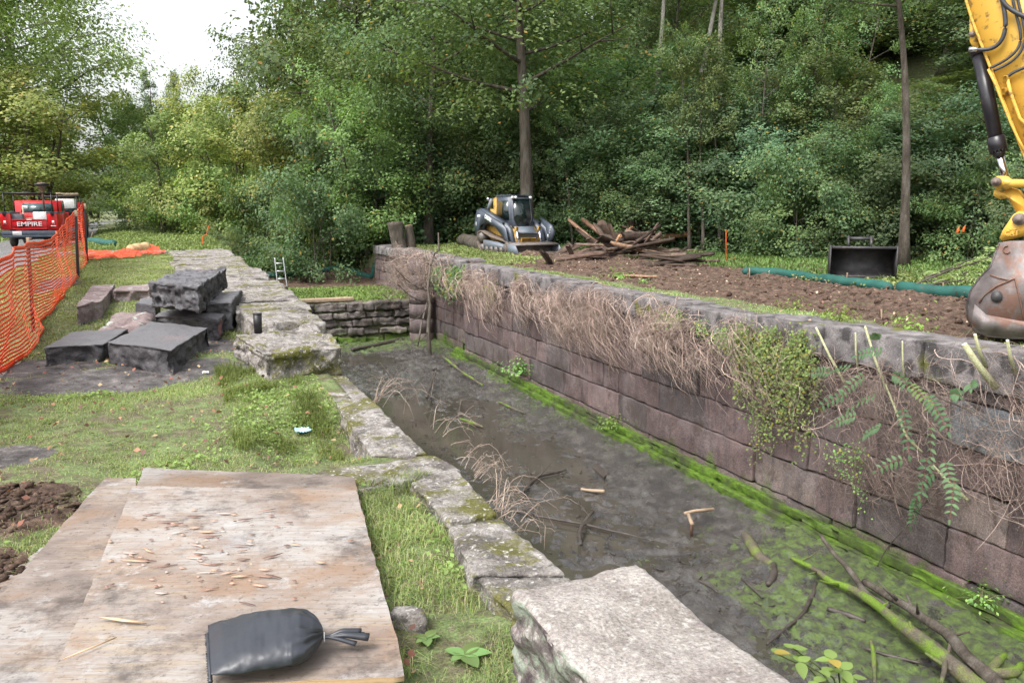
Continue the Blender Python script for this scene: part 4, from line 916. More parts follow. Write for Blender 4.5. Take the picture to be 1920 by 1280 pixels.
    for sgn in (1, -1):
        mb = MB(); mb.prism(arm, .60*sgn, .92*sgn if False else .74*sgn, (B, h, up, sd)); mb.prism([(-1.28, 1.60), (-1.05, 1.645), (.55, 1.125), (.52, 1.10), (-1.06, 1.60)], .58*sgn, .90*sgn, (B, h, up, sd))
        mb.prism(arm, .885*sgn, .90*sgn, (B, h, up, sd)); am = mb.build('lift_arm', M['darkblue'], root)
        if sgn > 0:
            d = P(0, .55, 1.12)-P(0, -1.05, 1.62); d /= np.linalg.norm(d); n_ = np.cross(d, sd); n_ = n_ if n_[2] > 0 else -n_
            u_ = d; v_ = n_
            text_mesh('DEERE', .20, M['white'], root, P(.905, -.42, 1.27), d, n_, .006, 'arm_lettering', .006, .9) if np.cross(d, n_)@sd > 0 else text_mesh('DEERE', .20, M['white'], root, P(.905, -.42, 1.27), -d, n_, .006, 'arm_lettering', .006, .9)
            mb = MB(); mb.box(P(.905, -1.12, 1.36), (.006, .24, .08), Mx); mb.box(P(.905, -1.33, 1.06), (.006, .05, .14), Mx); mb.build('decal', M['white'], am)
        mb = MB(); mb.tube([P(.5*sgn, 1.0, .86), P(.5*sgn, 1.12, .30)], .045, 10); mb.build('tilt_cylinder', M['chrome'], root, True)
        mb = MB(); mb.box(P(.5*sgn, .98, .90), (.10, .12, .14), Mx); mb.build('cylinder_mount', M['yellow2'], root)
        mb = MB(); mb.tube([P(.55*sgn, -1.05, 1.55), P(.5*sgn, -.80, 2.0)], .07, 10); mb.build('rear_strut', M['bluegrey'], root)
    mb = MB(); mb.box(P(-.78, .95, .95), (.05, .7, .5), Mx); 
    # flared right hand guard seen in the picture at the far arm
    mb = MB(); mb.prism([(.45, 1.30), (1.15, 1.02), (1.30, .80), (1.22, .55), (.95, .28), (.7, .35)], -1.02, -.92, (B, h, up, sd)); gd = mb.build('arm_guard', M['darkblue'], root)
    for (y_, z_, w_) in [(1.0, .62, .10), (1.12, .74, .04), (1.15, .83, .04), (1.17, .92, .04)]:
        mb = MB(); mb.box(P(-.90, y_, z_), (.03, w_, w_*1.2), Mx); mb.build('guard_decal', M['white'], gd)
    # bucket on the ground
    prof = [(1.05, .36), (1.10, .40), (1.62, .36), (1.66, .30), (1.25, .28), (1.22, .08), (1.85, .04), (1.87, 0), (1.10, -.02), (1.02, .1)]
    mb = MB(); mb.prism(prof, -.95, .95, (B, h, up, sd)); bk = mb.build('bucket', M['dirtysteel'], root)
    for sgn in (1, -1):
        mb = MB(); mb.prism([(1.05, .36), (1.64, .32), (1.88, .03), (1.10, -.02)], .95*sgn, .975*sgn, (B, h, up, sd)); mb.build('bucket_side', M['bluegrey'], bk)
    mb = MB(); mb.tube([P(.55, -1.05, 2.0), P(.55, -.95, 2.0)], .07, 12); mb.build('rear_lamp', M['chrome'], root, True)
loader()
# ------------------------------------------------------------------ EXCAVATOR ARM
def excavator():
    D = 10.4; O = ond(1860, 640, D); O[2] = 0; az = math.atan2(O[0], O[1]); n = np.array([-math.sin(az+.18), -math.cos(az+.18), 0]); u = np.array([-n[1], n[0], 0]); 
    u = u if u@Rv > 0 else -u; up = np.array([0, 0, 1.]); n = n
    root = empty('excavator', np.array([O[0], O[1], gz(O[0], O[1])]), 'yellow excavator arm with its worn bucket resting on the soil behind the wall', 'excavator')
    fr = (O, u, up, n)
    def q(px, py, off=0.0):
        r = ray(px, py); P0 = O+n*off; t = ((P0-CAM)@n)/(r@n); P = CAM+r*t; return ((P-O)@u, P[2])
    def poly(L, off=0): return [q(a, b, off) for a, b in L]
    def W3(px, py, off): a = q(px, py, off); return O+u*a[0]+up*a[1]+n*off
    # stick (main box with flange plates)
    stick = [(1815, -60), (1809, -2), (1822, 40), (1880, 190), (1940, 345), (1990, 470), (2040, 480), (2060, 300), (2030, 120), (2000, -60)]
    mb = MB(); mb.prism(poly(stick, .17), -.17, .17, fr); st = mb.build('stick', M['yellow'], root)
    # raised edge seam of the stick
    mb = MB(); L = [W3(a, b, .185) for a, b in [(1816, -60), (1811, 0), (1824, 42), (1882, 192), (1942, 347), (1985, 470)]]; mb.tube(L, .018, 6); mb.build('weld_seam', M['yellow'], st)
    mb = MB(); mb.prism(poly([(1818, 25), (1818, 78), (1824, 90), (1835, 88), (1836, 60), (1826, 30)], .14), -.14, .14, fr); mb.build('cylinder_bracket', M['yellow'], st)
    mb = MB(); p_ = W3(1823, 64, .15); mb.tube([p_-n*.3, p_+n*.02], .035, 14); mb.build('pin', M['rust'], st, True)
    # hydraulic cylinder
    A, B_ = W3(1834, 92, .0), W3(1872, 282, .0); C_ = W3(1890, 352, 0)
    mb = MB(); mb.tube([A, B_], .082, 22); cyl = mb.build('bucket_cylinder', M['cylblack'], root, True)
    d = (B_-A)/np.linalg.norm(B_-A); mb = MB(); mb.tube([B_-d*.17, B_-d*.16, B_+d*.0, B_+d*.01], [.085, .102, .102, .088], 22); mb.tube([B_+d*.005, B_+d*.07], .07, 22); mb.build('gland', M['cylblack'], cyl, True); mb = MB(); mb.tube([A-d*.02, A+d*.07], .095, 22); mb.build('end_collar', M['cylblack'], cyl, True)
    mb = MB(); 
    for k in range(14): th = k*2*math.pi/14; e1 = np.cross(d, n); mb.tube([B_-d*.02+(e1*math.cos(th)+n*math.sin(th))*.088, B_+d*.03+(e1*math.cos(th)+n*math.sin(th))*.088], .010, 6)
    mb.build('bolt_ring', M['steel'], cyl)
    mb = MB(); mb.tube([B_, C_], .045, 20); mb.build('rod', M['chrome'], root, True)
    # hose fitting and hoses
    def hose(L, off, r_=.020, mat='hose'):
        L = np.array([W3(a, b, off) for a, b in L]); t = np.linspace(0, len(L)-1, 40); k = np.arange(len(L)); 
        P = np.stack([np.interp(t, k, L[:, j]) for j in range(3)], 1)
        for _ in range(30): P[1:-1] = (P[:-2]+2*P[1:-1]+P[2:])/4
        mb = MB(); mb.tube(P, r_, 10); return mb.build('hose', M[mat], root, True)
    hose([(1822, 93), (1850, 96), (1875, 88), (1888, 60), (1886, 20), (1872, -20), (1868, -60)], .24, .024)
    hose([(1880, -60), (1872, -10), (1885, 12), (1910, 28), (1960, 45)], .26, .026)
    hose([(1856, 128), (1880, 118), (1905, 100), (1918, 80), (1912, 45), (1898, 10), (1890, -60)], .23, .016)
    hose([(1863, 133), (1890, 122), (1912, 105), (1925, 80), (1922, 45), (1905, 0), (1900, -60)], .25, .016)
    hose([(1886, 146), (1900, 136), (1925, 125), (1970, 110)], .23, .018)
    mb = MB(); p1 = W3(1817, 93, .24); p2 = W3(1833, 93, .24); mb.tube([p1, p2], .03, 10); mb.build('hose_fitting', M['chrome'], root, True)
    mb = MB(); mb.tube([W3(a, b, .22) for a, b in [(1853, 130), (1865, 155), (1895, 230), (1910, 262), (1925, 290)]], .016, 8); mb.tube([W3(a, b, .23) for a, b in [(1889, 150), (1895, 175), (1912, 222), (1940, 250)]], .020, 8)
    mb.box(W3(1887, 148, .22), (.06, .06, .07)); mb.box(W3(1886, 172, .2), (.09, .05, .08)); mb.build('steel_pipe', M['yellow'], root)
    # linkage
    def ringplate(L, o0, o1_, mat, nm): mb = MB(); mb.prism(poly(L, o1_), o0, o1_, fr); return mb.build(nm, M[mat], root)
    def disc(cx, cy_, r_): return [(cx+r_*math.cos(t), cy_+r_*math.sin(t)) for t in np.linspace(0, 2*math.pi, 20)[:-1]]
    a_ = [(1880, 330), (1888, 330), (1896, 336), (1960, 337), (1960, 351), (1895, 352), (1882, 358), (1868, 356), (1861, 347), (1862, 336), (1870, 330)]
    ringplate(a_, .15, .20, 'yellow', 'side_link'); ringplate(a_, -.20, -.15, 'yellow', 'side_link')
    b_ = [(1864, 356), (1880, 360), (1895, 352), (1908, 356), (1918, 372), (1930, 395), (1920, 405), (1908, 402), (1888, 370), (1872, 373), (1862, 366)]
    ringplate(b_, -.12, .12, 'yellow', 'power_link')
    for (x_, y_, r0) in [(1868, 341, .055), (1911, 411, .07)]:
        mb = MB(); p_ = W3(x_, y_, .22); mb.tube([p_-n*.44, p_+n*.03], r0, 16); mb.tube([p_+n*.0, p_+n*.06], r0*.55, 6); mb.build('pin', M['rust'], root, True)
    c_ = [(1900, 402), (1910, 396), (1925, 398), (1990, 400), (2000, 450), (1930, 440), (1880, 452), (1874, 446), (1880, 432)]
    co_ = ringplate(c_, -.2, .2, 'yellow', 'quick_coupler')
    text_mesh('CAT', .075, M['yellow'], root, W3(1897, 437, .205), u, up, .012, 'cast_logo', .003, 1.0)
    mb = MB(); b0 = [W3(a, b, .205) for a, b in [(1886, 443), (1885, 432), (1908, 430), (1909, 441), (1886, 443)]]; mb.tube(b0, .005, 4); mb.build('cast_frame', M['yellow'], co_)
    # bucket: side plates + curved shell
    side = [(1890, 452), (1872, 455), (1866, 470), (1855, 500), (1835, 520), (1817, 545), (1810, 575), (1813, 600), (1825, 620), (1850, 632), (1890, 636), (1935, 636), (1990, 625), (1998, 600), (1990, 540), (1975, 450)]
    W_ = .62
    for o0, o1_ in ((W_/2-.03, W_/2), (-W_/2, -W_/2+.03)):
        mb = MB(); mb.prism(poly(side, W_/2), o0, o1_, fr); sdp = mb.build('bucket_side', M['bucketsteel'], root)
        if o0 > 0:
            mb = MB(); mb.prism(poly([(1884, 520), (1898, 530), (1990, 505), (1990, 545), (1914, 548), (1905, 580), (1870, 575), (1845, 552), (1838, 530)], W_/2), W_/2+.002, W_/2+.008, fr) if False else None
            # wear plate seam
            mb = MB(); mb.tube([W3(a, b, W_/2+.004) for a, b in [(1856, 515), (1870, 520), (1893, 526), (1903, 522), (1912, 560), (1922, 610)]], .010, 6); mb.tube([W3(a, b, W_/2+.004) for a, b in [(1893, 526), (1870, 535), (1845, 553), (1836, 568)]], .012, 6); mb.build('weld_seam', M['rust'], sdp)
            mb = MB(); mb.prism(poly(disc(1869, 556, 11), W_/2), W_/2, W_/2+.02, fr); mb.build('boss', M['steel'], sdp)
            mb = MB(); mb.prism(poly([(1822, 602), (1836, 618), (1870, 628), (1990, 632), (1990, 612), (1905, 600), (1850, 590), (1828, 570)], W_/2), W_/2, W_/2+.014, fr); mb.build('wear_strip', M['bucketsteel'], sdp)
            mb = MB(); th = np.linspace(.6, 5.0, 12); mb.tube([W3(1888+7*math.cos(t), 468+7*math.sin(t), W_/2+.004) for t in th], .008, 6); mb.build('lifting_eye', M['rust'], sdp)
    shell = [(1872, 455), (1866, 470), (1855, 500), (1835, 520), (1817, 545), (1810, 575), (1813, 600), (1825, 620), (1850, 632), (1890, 636), (1935, 636)]
    A_ = np.array(poly(shell, W_/2)); B2 = A_+(np.array([.7, .65])-A_)*.03
    mb = MB(); mb.prism(list(A_)+list(B2[::-1]), -W_/2, W_/2, fr); mb.build('bucket_shell', M['bucketsteel'], root, False)
excavator()
# ------------------------------------------------------------------ SPARE BUCKET
def sparebucket():
    c = ong(1616, 528); az = math.atan2(c[0], c[1])-.10; n = np.array([-math.sin(az), -math.cos(az), 0]); u = np.array([math.cos(az), -math.sin(az), 0]); up = np.array([0, 0, 1.])
    root = empty('digging_bucket', c, 'dark spare bucket lying open towards the lock in front of the bushes', 'bucket')
    c = c+np.array([0, 0, .06]); k = np.linalg.norm(c-CAM)/F_PX; W_ = 104*k; H_ = 55*k
    prof = [(0, 0), (-.02, .04), (-.45, .02), (-.62, .2), (-.60, .5), (-.35, H_), (-.02, H_), (-.02, H_-.05), (-.33, H_-.05), (-.55, .48), (-.57, .2), (-.42, .06), (0, .05)]
    mb = MB(); mb.prism(prof, -W_/2, W_/2, (c, n, up, u)); mb.build('shell', M['steel'], root)
    sp = [(0, 0), (-.45, .01), (-.63, .2), (-.61, .52), (-.35, H_+.02), (0, H_+.02), (.03, H_*.5)]
    for s in (-1, 1): mb = MB(); mb.prism(sp, s*W_/2, s*(W_/2+.025), (c, n, up, u)); mb.build('side_plate', M['steel'], root)
    for s in (-.25, .10):
        mb = MB(); mb.prism([(-.4, H_), (-.38, H_+.22), (-.2, H_+.24), (-.1, H_+.12), (-.05, H_)], s*W_, s*W_+.04, (c, n, up, u)); mb.build('hitch_ear', M['steel'], root)
    mb = MB(); q = c-n*.28+up*(H_+.17); mb.tube([q-u*W_*.25, q+u*W_*.16], .04, 12); mb.build('hitch_pin', M['steel'], root, True)
    mb = MB(); mb.box(c+n*.01+up*.03-u*.1, (.9*W_*.4, .03, .05), np.stack([u, n, up], 1)); mb.build('cutting_lip', M['dirtysteel'], root)
sparebucket()
# ------------------------------------------------------------------ SILT SOCKS
def sock(px, r_, label, seed, dz=0, onz_=None):
    P = np.array([ong(a, b) for a, b in px]); s = np.r_[0, np.cumsum(np.linalg.norm(np.diff(P, axis=0), axis=1))]; n = max(30, int(s[-1]/.08)); uu = np.linspace(0, s[-1], n)
    Q = np.stack([np.interp(uu, s, P[:, k]) for k in range(3)], 1)
    for _ in range(12): Q[1:-1] = (Q[:-2]+2*Q[1:-1]+Q[2:])/4
    Q[:, 2] = gz0(Q[:, 0], Q[:, 1])+r_*.75+dz+.02*fbm(uu*1.3, 0*uu, s=seed)
    rr = r_*(1+.12*np.abs(np.sin(uu*2.1+seed))-.16*np.abs(np.sin(uu*math.pi/1.15+seed))**12+.10*fbm(uu*3, 0*uu, s=seed)); rr[0] *= .4; rr[-1] *= .4
    Q[:, 2] += .02*fbm(uu*4, 0*uu, s=seed+9)
    mb = MB(); mb.tube(Q, rr, 16); return tag(mb.build('silt_sock', M['sock'], None, True), label, 'silt sock', 'green silt socks round the site')
sock([(1392, 516), (1430, 516), (1480, 520), (1530, 528), (1580, 536), (1630, 540), (1672, 546)], .105, 'green silt sock lying between the soil and the spare bucket', 1)
sock([(1684, 547), (1720, 552), (1760, 556), (1815, 561), (1870, 566)], .11, 'green silt sock running behind the excavator bucket', 2, .01)
sock([(478, 522), (520, 520), (560, 517), (600, 512), (640, 507), (705, 492)], .13, 'green silt sock across the drained channel beyond the ladder', 3)
sock([(795, 452), (825, 447), (860, 448)], .14, 'short green silt sock on the grass beside the upright log', 4)
sock([(168, 456), (190, 460), (215, 462)], .13, 'short green silt sock at the bend of the drive', 5)
def stake(a, b, h_px, mat, label, w_=.04, lean=0, name='wooden_stake', cat='stake', **k):
    p = ong(a, b); r = ray(a+lean, b-h_px); t = math.hypot(p[0], p[1])/math.hypot(r[0], r[1]); tp = CAM+r*t
    mb = MB(); ax = tp-p; ln = np.linalg.norm(ax); z_ = ax/ln; y_ = np.cross(z_, [1, 0, 0]); y_ /= np.linalg.norm(y_); x_ = np.cross(y_, z_)
    mb.box((p+tp)/2-[0, 0, .05], (w_, w_*.8, ln+.1), np.stack([x_, y_, z_], 1)); o = mb.build(name, mat, None); tag(o, label, cat); return o, tp
for a, b, h, l, lab in [(1405, 520, 18, 0, 'leftmost stake behind the sock by the spare bucket'), (1584, 533, 22, 4, 'stake leaning in front of the spare bucket'), (1768, 552, 22, 0, 'stake at the sock near the cut leafy branches'),
                        (1652, 600, 20, 0, 'short brown stake standing in the soil'), (678, 508, 20, -2, 'stake behind the sock below the stone pier'), (480, 520, 16, 0, 'stake at the left end of the channel sock'), (166, 455, 20, 7, 'pale leaning stake at the bend of the drive'), (833, 450, 12, 0, 'small stake at the sock near the track loader'), (562, 512, 14, 0, 'red brown stake in the middle of the channel sock')]:
    stake(a, b, h, M['stake'], lab, .035, l)
for a, b, h, l, lab in [(1106, 437, 52, 2, 'tall thin orange marker rod behind the timber pile'), (1361, 492, 60, 0, 'orange marker rod at the foot of the woods'), (380, 462, 18, 0, 'orange marker rod by the bushes at the end of the coping')]:
    o, tp = stake(a, b, h, M['orange'], lab, .035, l, 'marker_rod', 'marker')
    mb = MB(); mb.tube([tp, tp+[.15, 0, .10], tp+[.22, 0, .4]] if a == 380 else [tp-[0, 0, .02], tp+[.01, 0, .02]], .02, 6); mb.build('ribbon', M['orange'], o)
mb = MB(); pr = [ong(1366, 490)+[0, 0, .02], ong(1376, 489)+[0, 0, .05], ong(1386, 487)+[0, 0, .03]]; mb.tube(pr, [.05, .06, .04], 8); tag(mb.build('orange_rag', M['orange']), 'scrap of orange netting on the ground at the marker rod', 'rag')
mb = MB()
for k in range(8): p = ong(1725+random.gauss(0, 10), 540)*1; 
p = ony(1700, 440, ong(1705, 500)[1]+1.0)
for k, (a, b) in enumerate([(1795, 438), (1806, 436)]):
    P = ond(a, b, 23); mb = MB(); mb.tube([P, P+[.02, 0, .12], P+[.07, 0, .2]], [.03, .035, .01], 6); tag(mb.build('survey_ribbon', M['orange']), ['left orange ribbon tied in the dark bushes', 'right orange ribbon tied in the dark bushes'][k], 'ribbon')
# ------------------------------------------------------------------ LOGS AND TIMBER PILE
SP = ray(748, HOR)*33.0; SP[2] = gz(SP[0], SP[1])-.1; SQ = CAM+ray(741, 417)*33.0
log(SP, SQ, .33, .29, M['bark'], 'upright sawn log leaning on the bank above the pier', seed=11)
log(SP+[.55, .1, 0], SQ+[.6, .2, -.12], .2, .17, M['bark'], 'thinner sawn stem behind the upright log', seed=12)
log(ong(868, 462)+[0, 0, .25], ong(912, 470)+[0, 0, .2], .30, .27, M['bark'], 'dark wet log with pale cut end left of the track loader', seed=13)
log(ong(858, 455)+[0, 0, .2], ong(880, 458)+[0, .4, .3], .14, .12, M['bark'], 'small sawn log piled beside the dark wet log', seed=14)
log(ong(875, 448)+[0, 0, .35], ong(892, 447)+[0, .3, .5], .10, .08, M['cutwood'], 'pale broken wood chunk on top of the sawn logs', seed=15)
log(ong(610, 500)+[0, .8, .1], ong(690, 491)+[0, .8, .1], .16, .12, M['bark'], 'felled log lying behind the channel sock', seed=16)
log(ong(565, 508)+[0, 1, .1], ong(625, 500)+[0, 1, .1], .14, .1, M['cutwood'], 'pale felled stem beside the log behind the channel sock', seed=17)
mounds = [(885, 458, .9, .55, 'soil_heap', 'heap of dark soil and roots beside the track loader'), (1000, 478, .5, .2, 'soil_heap', 'low churned soil in front of the loader bucket'), (1165, 480, 1.7, .42, 'soil_heap', 'heap of broken bark and soil beneath the old planks')]
for a, b, r_, h, nm, lab in mounds:
    p = ong(a, b); n = 40; t = np.linspace(-1, 1, n); X, Y = np.meshgrid(t, t, indexing='ij'); rr = np.sqrt(X**2+Y**2); zz = h*np.clip(1-rr**1.6, -.2, 1)*(1+.8*fbm(X*3, Y*3, s=int(a)))+.08*fbm(X*9, Y*9, s=4)-.05
    V = np.stack([p[0]+X*r_*1.5, p[1]+Y*r_, p[2]+zz], -1).reshape(-1, 3); o = mkobj(nm, V, grid_faces(n, n), M['ground'], None, np.tile([1., 0, 0], (n*n, 1))); tag(o, lab, 'soil heap')
def plank(a, b, zc, L, az, tilt, w_, th_, col, roll=0, label=None):
    p = ong(a, b); p[2] += zc; u = np.array([math.cos(az)*math.cos(tilt), math.sin(az)*math.cos(tilt), math.sin(tilt)]); v = np.cross([0, 0, 1], u); v /= np.linalg.norm(v); n_ = np.cross(u, v)
    v, n_ = v*math.cos(roll)+n_*math.sin(roll), n_*math.cos(roll)-v*math.sin(roll)
    N = 14; t = np.linspace(-.5, .5, N); mb = MB(); j = rng.standard_normal((N, 4))*.05
    ring = []
    for k, tt in enumerate(t):
        e = 1-(.35*abs(rng.standard_normal()) if k in (0, N-1) else 0)
        cc = p+u*tt*L+v*.02*math.sin(tt*5)
        for q, (sa, sb) in enumerate([(-1, -1), (1, -1), (1, 1), (-1, 1)]): ring.append(cc+v*sa*w_/2*(e+j[k, q])+n_*sb*th_/2*(e+j[k, q]*2)+u*(j[k, q]*L*.3 if k in (0, N-1) else 0))
    i = np.arange(N-1)[:, None]*4; q = np.arange(4)[None]; k2 = (q+1) % 4; F = np.stack([i+q, i+k2, i+4+k2, i+4+q], -1).reshape(-1, 4)
    o = mkobj('plank', np.array(ring), [np.concatenate([F, [[0, 1, 2, 3]], [[N*4-4, N*4-3, N*4-2, N*4-1]]])], M['oldwood'], None, np.tile(col, (N*4, 1)), False)
    return tag(o, label or 'dark weathered broken plank lying in the timber pile', 'plank', None if label else 'planks of the timber pile')
r = random.Random(21)
for k in range(85):
    cx = r.gauss(0, 1); a = 1175+cx*50; b = 474+r.uniform(-14, 8)+abs(cx)*5; h = max(0.03, (1-abs(cx)/2.1))*r.uniform(.05, .95)
    plank(a, b, h, r.uniform(.5, 1.9), r.uniform(-1.3, 1.1)-.3, r.gauss(0, .38), r.uniform(.14, .36), r.uniform(.04, .10), np.array((1, .95, .92))*r.choice([.35, .5, .7, .9, 1.3]), r.gauss(0, .5))
for k in range(12):
    plank(1245+r.uniform(-40, 60), 486+r.uniform(-6, 14), r.uniform(.05, .25), r.uniform(1.0, 2.3), r.uniform(-.9, -.3), r.gauss(0, .12), r.uniform(.12, .28), .06, np.array((1, .95, .9))*r.choice([.4, .6, .8]), r.gauss(0, .3))
special = [(1142, 478, .40, 2.0, 2.2, .75, .26, .06, (1.2, 1.12, 1.1), 'grey plank leaning steeply at the front left of the timber pile'),
           (1104, 470, .55, 2.3, 2.5, .62, .14, .10, (3.2, 2.6, 2.2), 'pale split timber leaning over the left of the pile'),
           (1130, 468, .60, 2.2, 2.6, .60, .20, .14, (2.8, 2.2, 1.9), 'reddish pale squared timber leaning left in the pile'),
           (1120, 455, .9, 1.2, 1.5, 1.45, .24, .07, (1.4, 1.3, 1.25), 'grey board standing upright at the back of the pile'),
           (1137, 450, 1.0, 1.1, 1.5, 1.3, .20, .12, (.8, .55, .5), 'dark red brown stump of timber standing upright in the pile'),
           (1155, 476, .45, 1.6, 2.7, -.75, .12, .08, (3.6, 2.7, 1.8), 'yellow splintered stick propped on the front of the pile'),
           (1148, 482, .30, 1.4, .9, .7, .10, .07, (3.6, 2.7, 1.8), 'yellow splintered stick crossing the front of the pile'),
           (1215, 486, .25, 3.0, -.75, -.18, .16, .12, (2.2, 1.9, 1.5), 'long pale edged beam sloping down the right of the pile'),
           (1240, 470, .55, 2.4, -.3, .10, .26, .16, (2.4, 1.8, 1.3), 'thick split beam with pale broken grain on top right of the pile'),
           (1165, 455, 1.0, 2.0, -.2, .05, .16, .16, (2.0, 1.8, 1.6), 'rounded grey timber across the top of the pile'),
           (1068, 490, .12, 2.3, .2, .12, .34, .08, (1.2, 1.05, 1.0), 'broad flat plank lying at the left foot of the pile'),
           (1200, 522, .05, .8, -.35, 0, .12, .05, (3.4, 2.9, 2.4), 'small pale board lying alone on the soil in front of the pile')]
for a, b, zc, L, az, ti, w_, th_, c_, lab in special: plank(a, b, zc, L, az-YAW*.9, ti, w_, th_, np.array(c_)*.8, r.gauss(0, .3), lab)
# ------------------------------------------------------------------ WOOD IN THE LOCK
def branch(px, z, r_, mat, label, name='branch', kind_cat='branch', twigs=0, seed=0, zs=None):
    z = [z]*len(px) if zs is None else zs
    P = np.array([onz(a, b, q) for (a, b), q in zip(px, z)]); s = np.r_[0, np.cumsum(np.linalg.norm(np.diff(P, axis=0), axis=1))]; n = max(12, int(s[-1]/.05)); uu = np.linspace(0, s[-1], n)
    Q = np.stack([np.interp(uu, s, P[:, k]) for k in range(3)], 1)
    for _ in range(4): Q[1:-1] = (Q[:-2]+2*Q[1:-1]+Q[2:])/4
    Q += .012*np.stack([fbm(uu*4+seed, 0*uu, s=seed+k) for k in range(3)], 1); rr = np.interp(uu/s[-1], np.linspace(0, 1, len(r_)), r_)*(1+.18*fbm(uu*7, 0*uu, s=seed))
    mb = MB(); mb.tube(Q, rr, 10)
    rr2 = random.Random(seed)
    for k in range(twigs):
        i = rr2.randrange(2, n-2); d = np.array([rr2.gauss(0, 1), rr2.gauss(0, 1), abs(rr2.gauss(0, .5))]); d /= np.linalg.norm(d); L = rr2.uniform(.1, .4)
        mb.tube([Q[i], Q[i]+d*L*.5, Q[i]+d*L+[0, 0, .03]], [rr[i]*.5, rr[i]*.3, rr[i]*.15], 6)
    return tag(mb.build(name, M[mat], None, True, Q[0]), label, kind_cat)
zf = -2.93
branch([(1484, 1046), (1530, 1068), (1560, 1092), (1600, 1104), (1640, 1130), (1700, 1180), (1760, 1225), (1850, 1300)], 0, [.025, .035, .045, .05, .06, .075, .085, .09], 'mossbranch', 'long mossy branch reaching from the right corner into the lock', twigs=6, seed=1, zs=[-2.85, -2.82, -2.8, -2.78, -2.75, -2.72, -2.72, -2.8])
branch([(1538, 1002), (1560, 1035), (1580, 1055), (1605, 1085), (1625, 1115), (1665, 1140)], 0, [.02, .03, .04, .045], 'bark', 'brown forked branch rising from the mud against the algae ledge', seed=2, zs=[-2.5, -2.6, -2.65, -2.72, -2.75, -2.78])
branch([(1620, 1090), (1690, 1130), (1780, 1190), (1810, 1230), (1880, 1290)], 0, [.04, .05, .06, .07], 'bark', 'thick bare branch lying beside the algae ledge', seed=3, zs=[-2.72, -2.7, -2.68, -2.68, -2.7], twigs=5)
branch([(1396, 1002), (1408, 1022), (1425, 1045), (1448, 1060)], zf, [.06, .075, .07, .06], 'mossbranch', 'short stout mossy log in the mud', seed=4); 
branch([(1448, 1058), (1452, 1080), (1440, 1095)], zf, [.06, .055, .03], 'wetwood', 'muddy broken stub below the short mossy log', seed=14)
branch([(1438, 1208), (1470, 1180), (1505, 1150), (1525, 1110), (1529, 1092)], zf, [.015, .02, .025, .02], 'wetwood', 'curved wet branch in the mud by the algae', seed=5)
branch([(962, 956), (1000, 966), (1050, 975), (1110, 986), (1170, 1000), (1226, 1014)], zf, [.02, .022, .018, .012], 'wetwood', 'long thin wet branch lying across the shallow water', seed=6, twigs=4)
branch([(1089, 1020), (1086, 1000), (1092, 985), (1104, 966), (1112, 958)], -2.88, [.02, .028, .025, .02], 'wetwood', 'short wet limb crossing the long thin branch', seed=7, twigs=2)
branch([(1550, 1140), (1590, 1152), (1622, 1164)], zf, [.03, .035, .02], 'wetwood', 'short black waterlogged stick on the green algae', seed=8)
branch([(1620, 1130), (1650, 1148), (1690, 1160)], zf, [.02, .025, .02], 'wetwood', 'grey barked stick beneath the long mossy branch', seed=9)
branch([(1620, 1215), (1670, 1228), (1728, 1244)], zf, [.012, .018, .012], 'wetwood', 'thin dark stick across the algae near the bottom', seed=10)
branch([(1885, 1225), (1870, 1240), (1855, 1262), (1905, 1262), (1915, 1245)], -2.85, [.03, .05, .055, .05, .03], 'mossbranch', 'hooked mossy root by the wall in the right corner', seed=11)
branch([(1765, 1280), (1775, 1235), (1782, 1210), (1778, 1190)], -2.7, [.02, .025, .02, .012], 'mossbranch', 'upright mossy side shoot near the hooked root', seed=12)
branch([(1640, 1280), (1638, 1230), (1634, 1200)], zf, [.018, .025, .02], 'mossbranch', 'small green stick lying in the algae at the bottom', seed=13)
branch([(800, 700), (815, 692), (830, 686), (760, 664)][:3], zf, [.03, .04, .03], 'wetwood', 'short dark stub at the foot of the dead sapling', seed=15)
branch([(660, 655), (700, 648), (740, 640), (766, 628)], -2.9, [.05, .07, .08, .06], 'wetwood', 'dark rotten log across the far end of the lock', seed=16)
branch([(862, 785), (880, 790), (905, 800)], zf, [.02, .05, .02], 'mossbranch', 'small mossy stick in the open water', seed=17)
branch([(800, 745), (815, 700), (812, 718)][:2], -2.75, [.04, .04], 'wetwood', 'pale board stuck in the mud beneath the far wall', seed=18)
branch([(935, 752), (960, 765), (985, 775)], zf, [.015, .025, .015], 'mossbranch', 'thin green stick on the far mud', seed=19)
branch([(975, 925), (1010, 892), (1040, 886), (1060, 880)], zf, [.015, .03, .03, .02], 'wetwood', 'tangled dark roots in the middle of the water', seed=20, twigs=9)
branch([(1090, 916), (1110, 920), (1133, 921)], zf, [.02, .03, .03], 'stake' if 'stake' in M else 'wetwood', 'pale bit of board in the middle of the mud', seed=21)
branch([(1310, 1088), (1330, 1098), (1345, 1110)], zf, [.012, .014, .01], 'wetwood', 'thin black stick in the mud near the pale boulder', seed=22)
branch([(1390, 1084), (1410, 1100), (1430, 1120)], zf, [.012, .018, .01], 'wetwood', 'thin black stick between the mossy log and the boulder', seed=23)
branch([(830, 668), (870, 700), (905, 722)], 0, [.03, .03, .025], 'mossbranch', 'mossy pole leaning along the far algae ledge', seed=24, zs=[-2.6, -2.75, -2.8])
P = [onz(1120+a, 868+b, zf) for a, b in [(0, 0), (22, 18), (12, 26), (-10, 6)]]; o = slab('sunken_board', [p[:2] for p in P], -2.93, -3.0, M['wetwood'], None, step=.05, rnd=.01, amp=.006); tag(o, 'flat dark board half sunk in the mud', 'board')
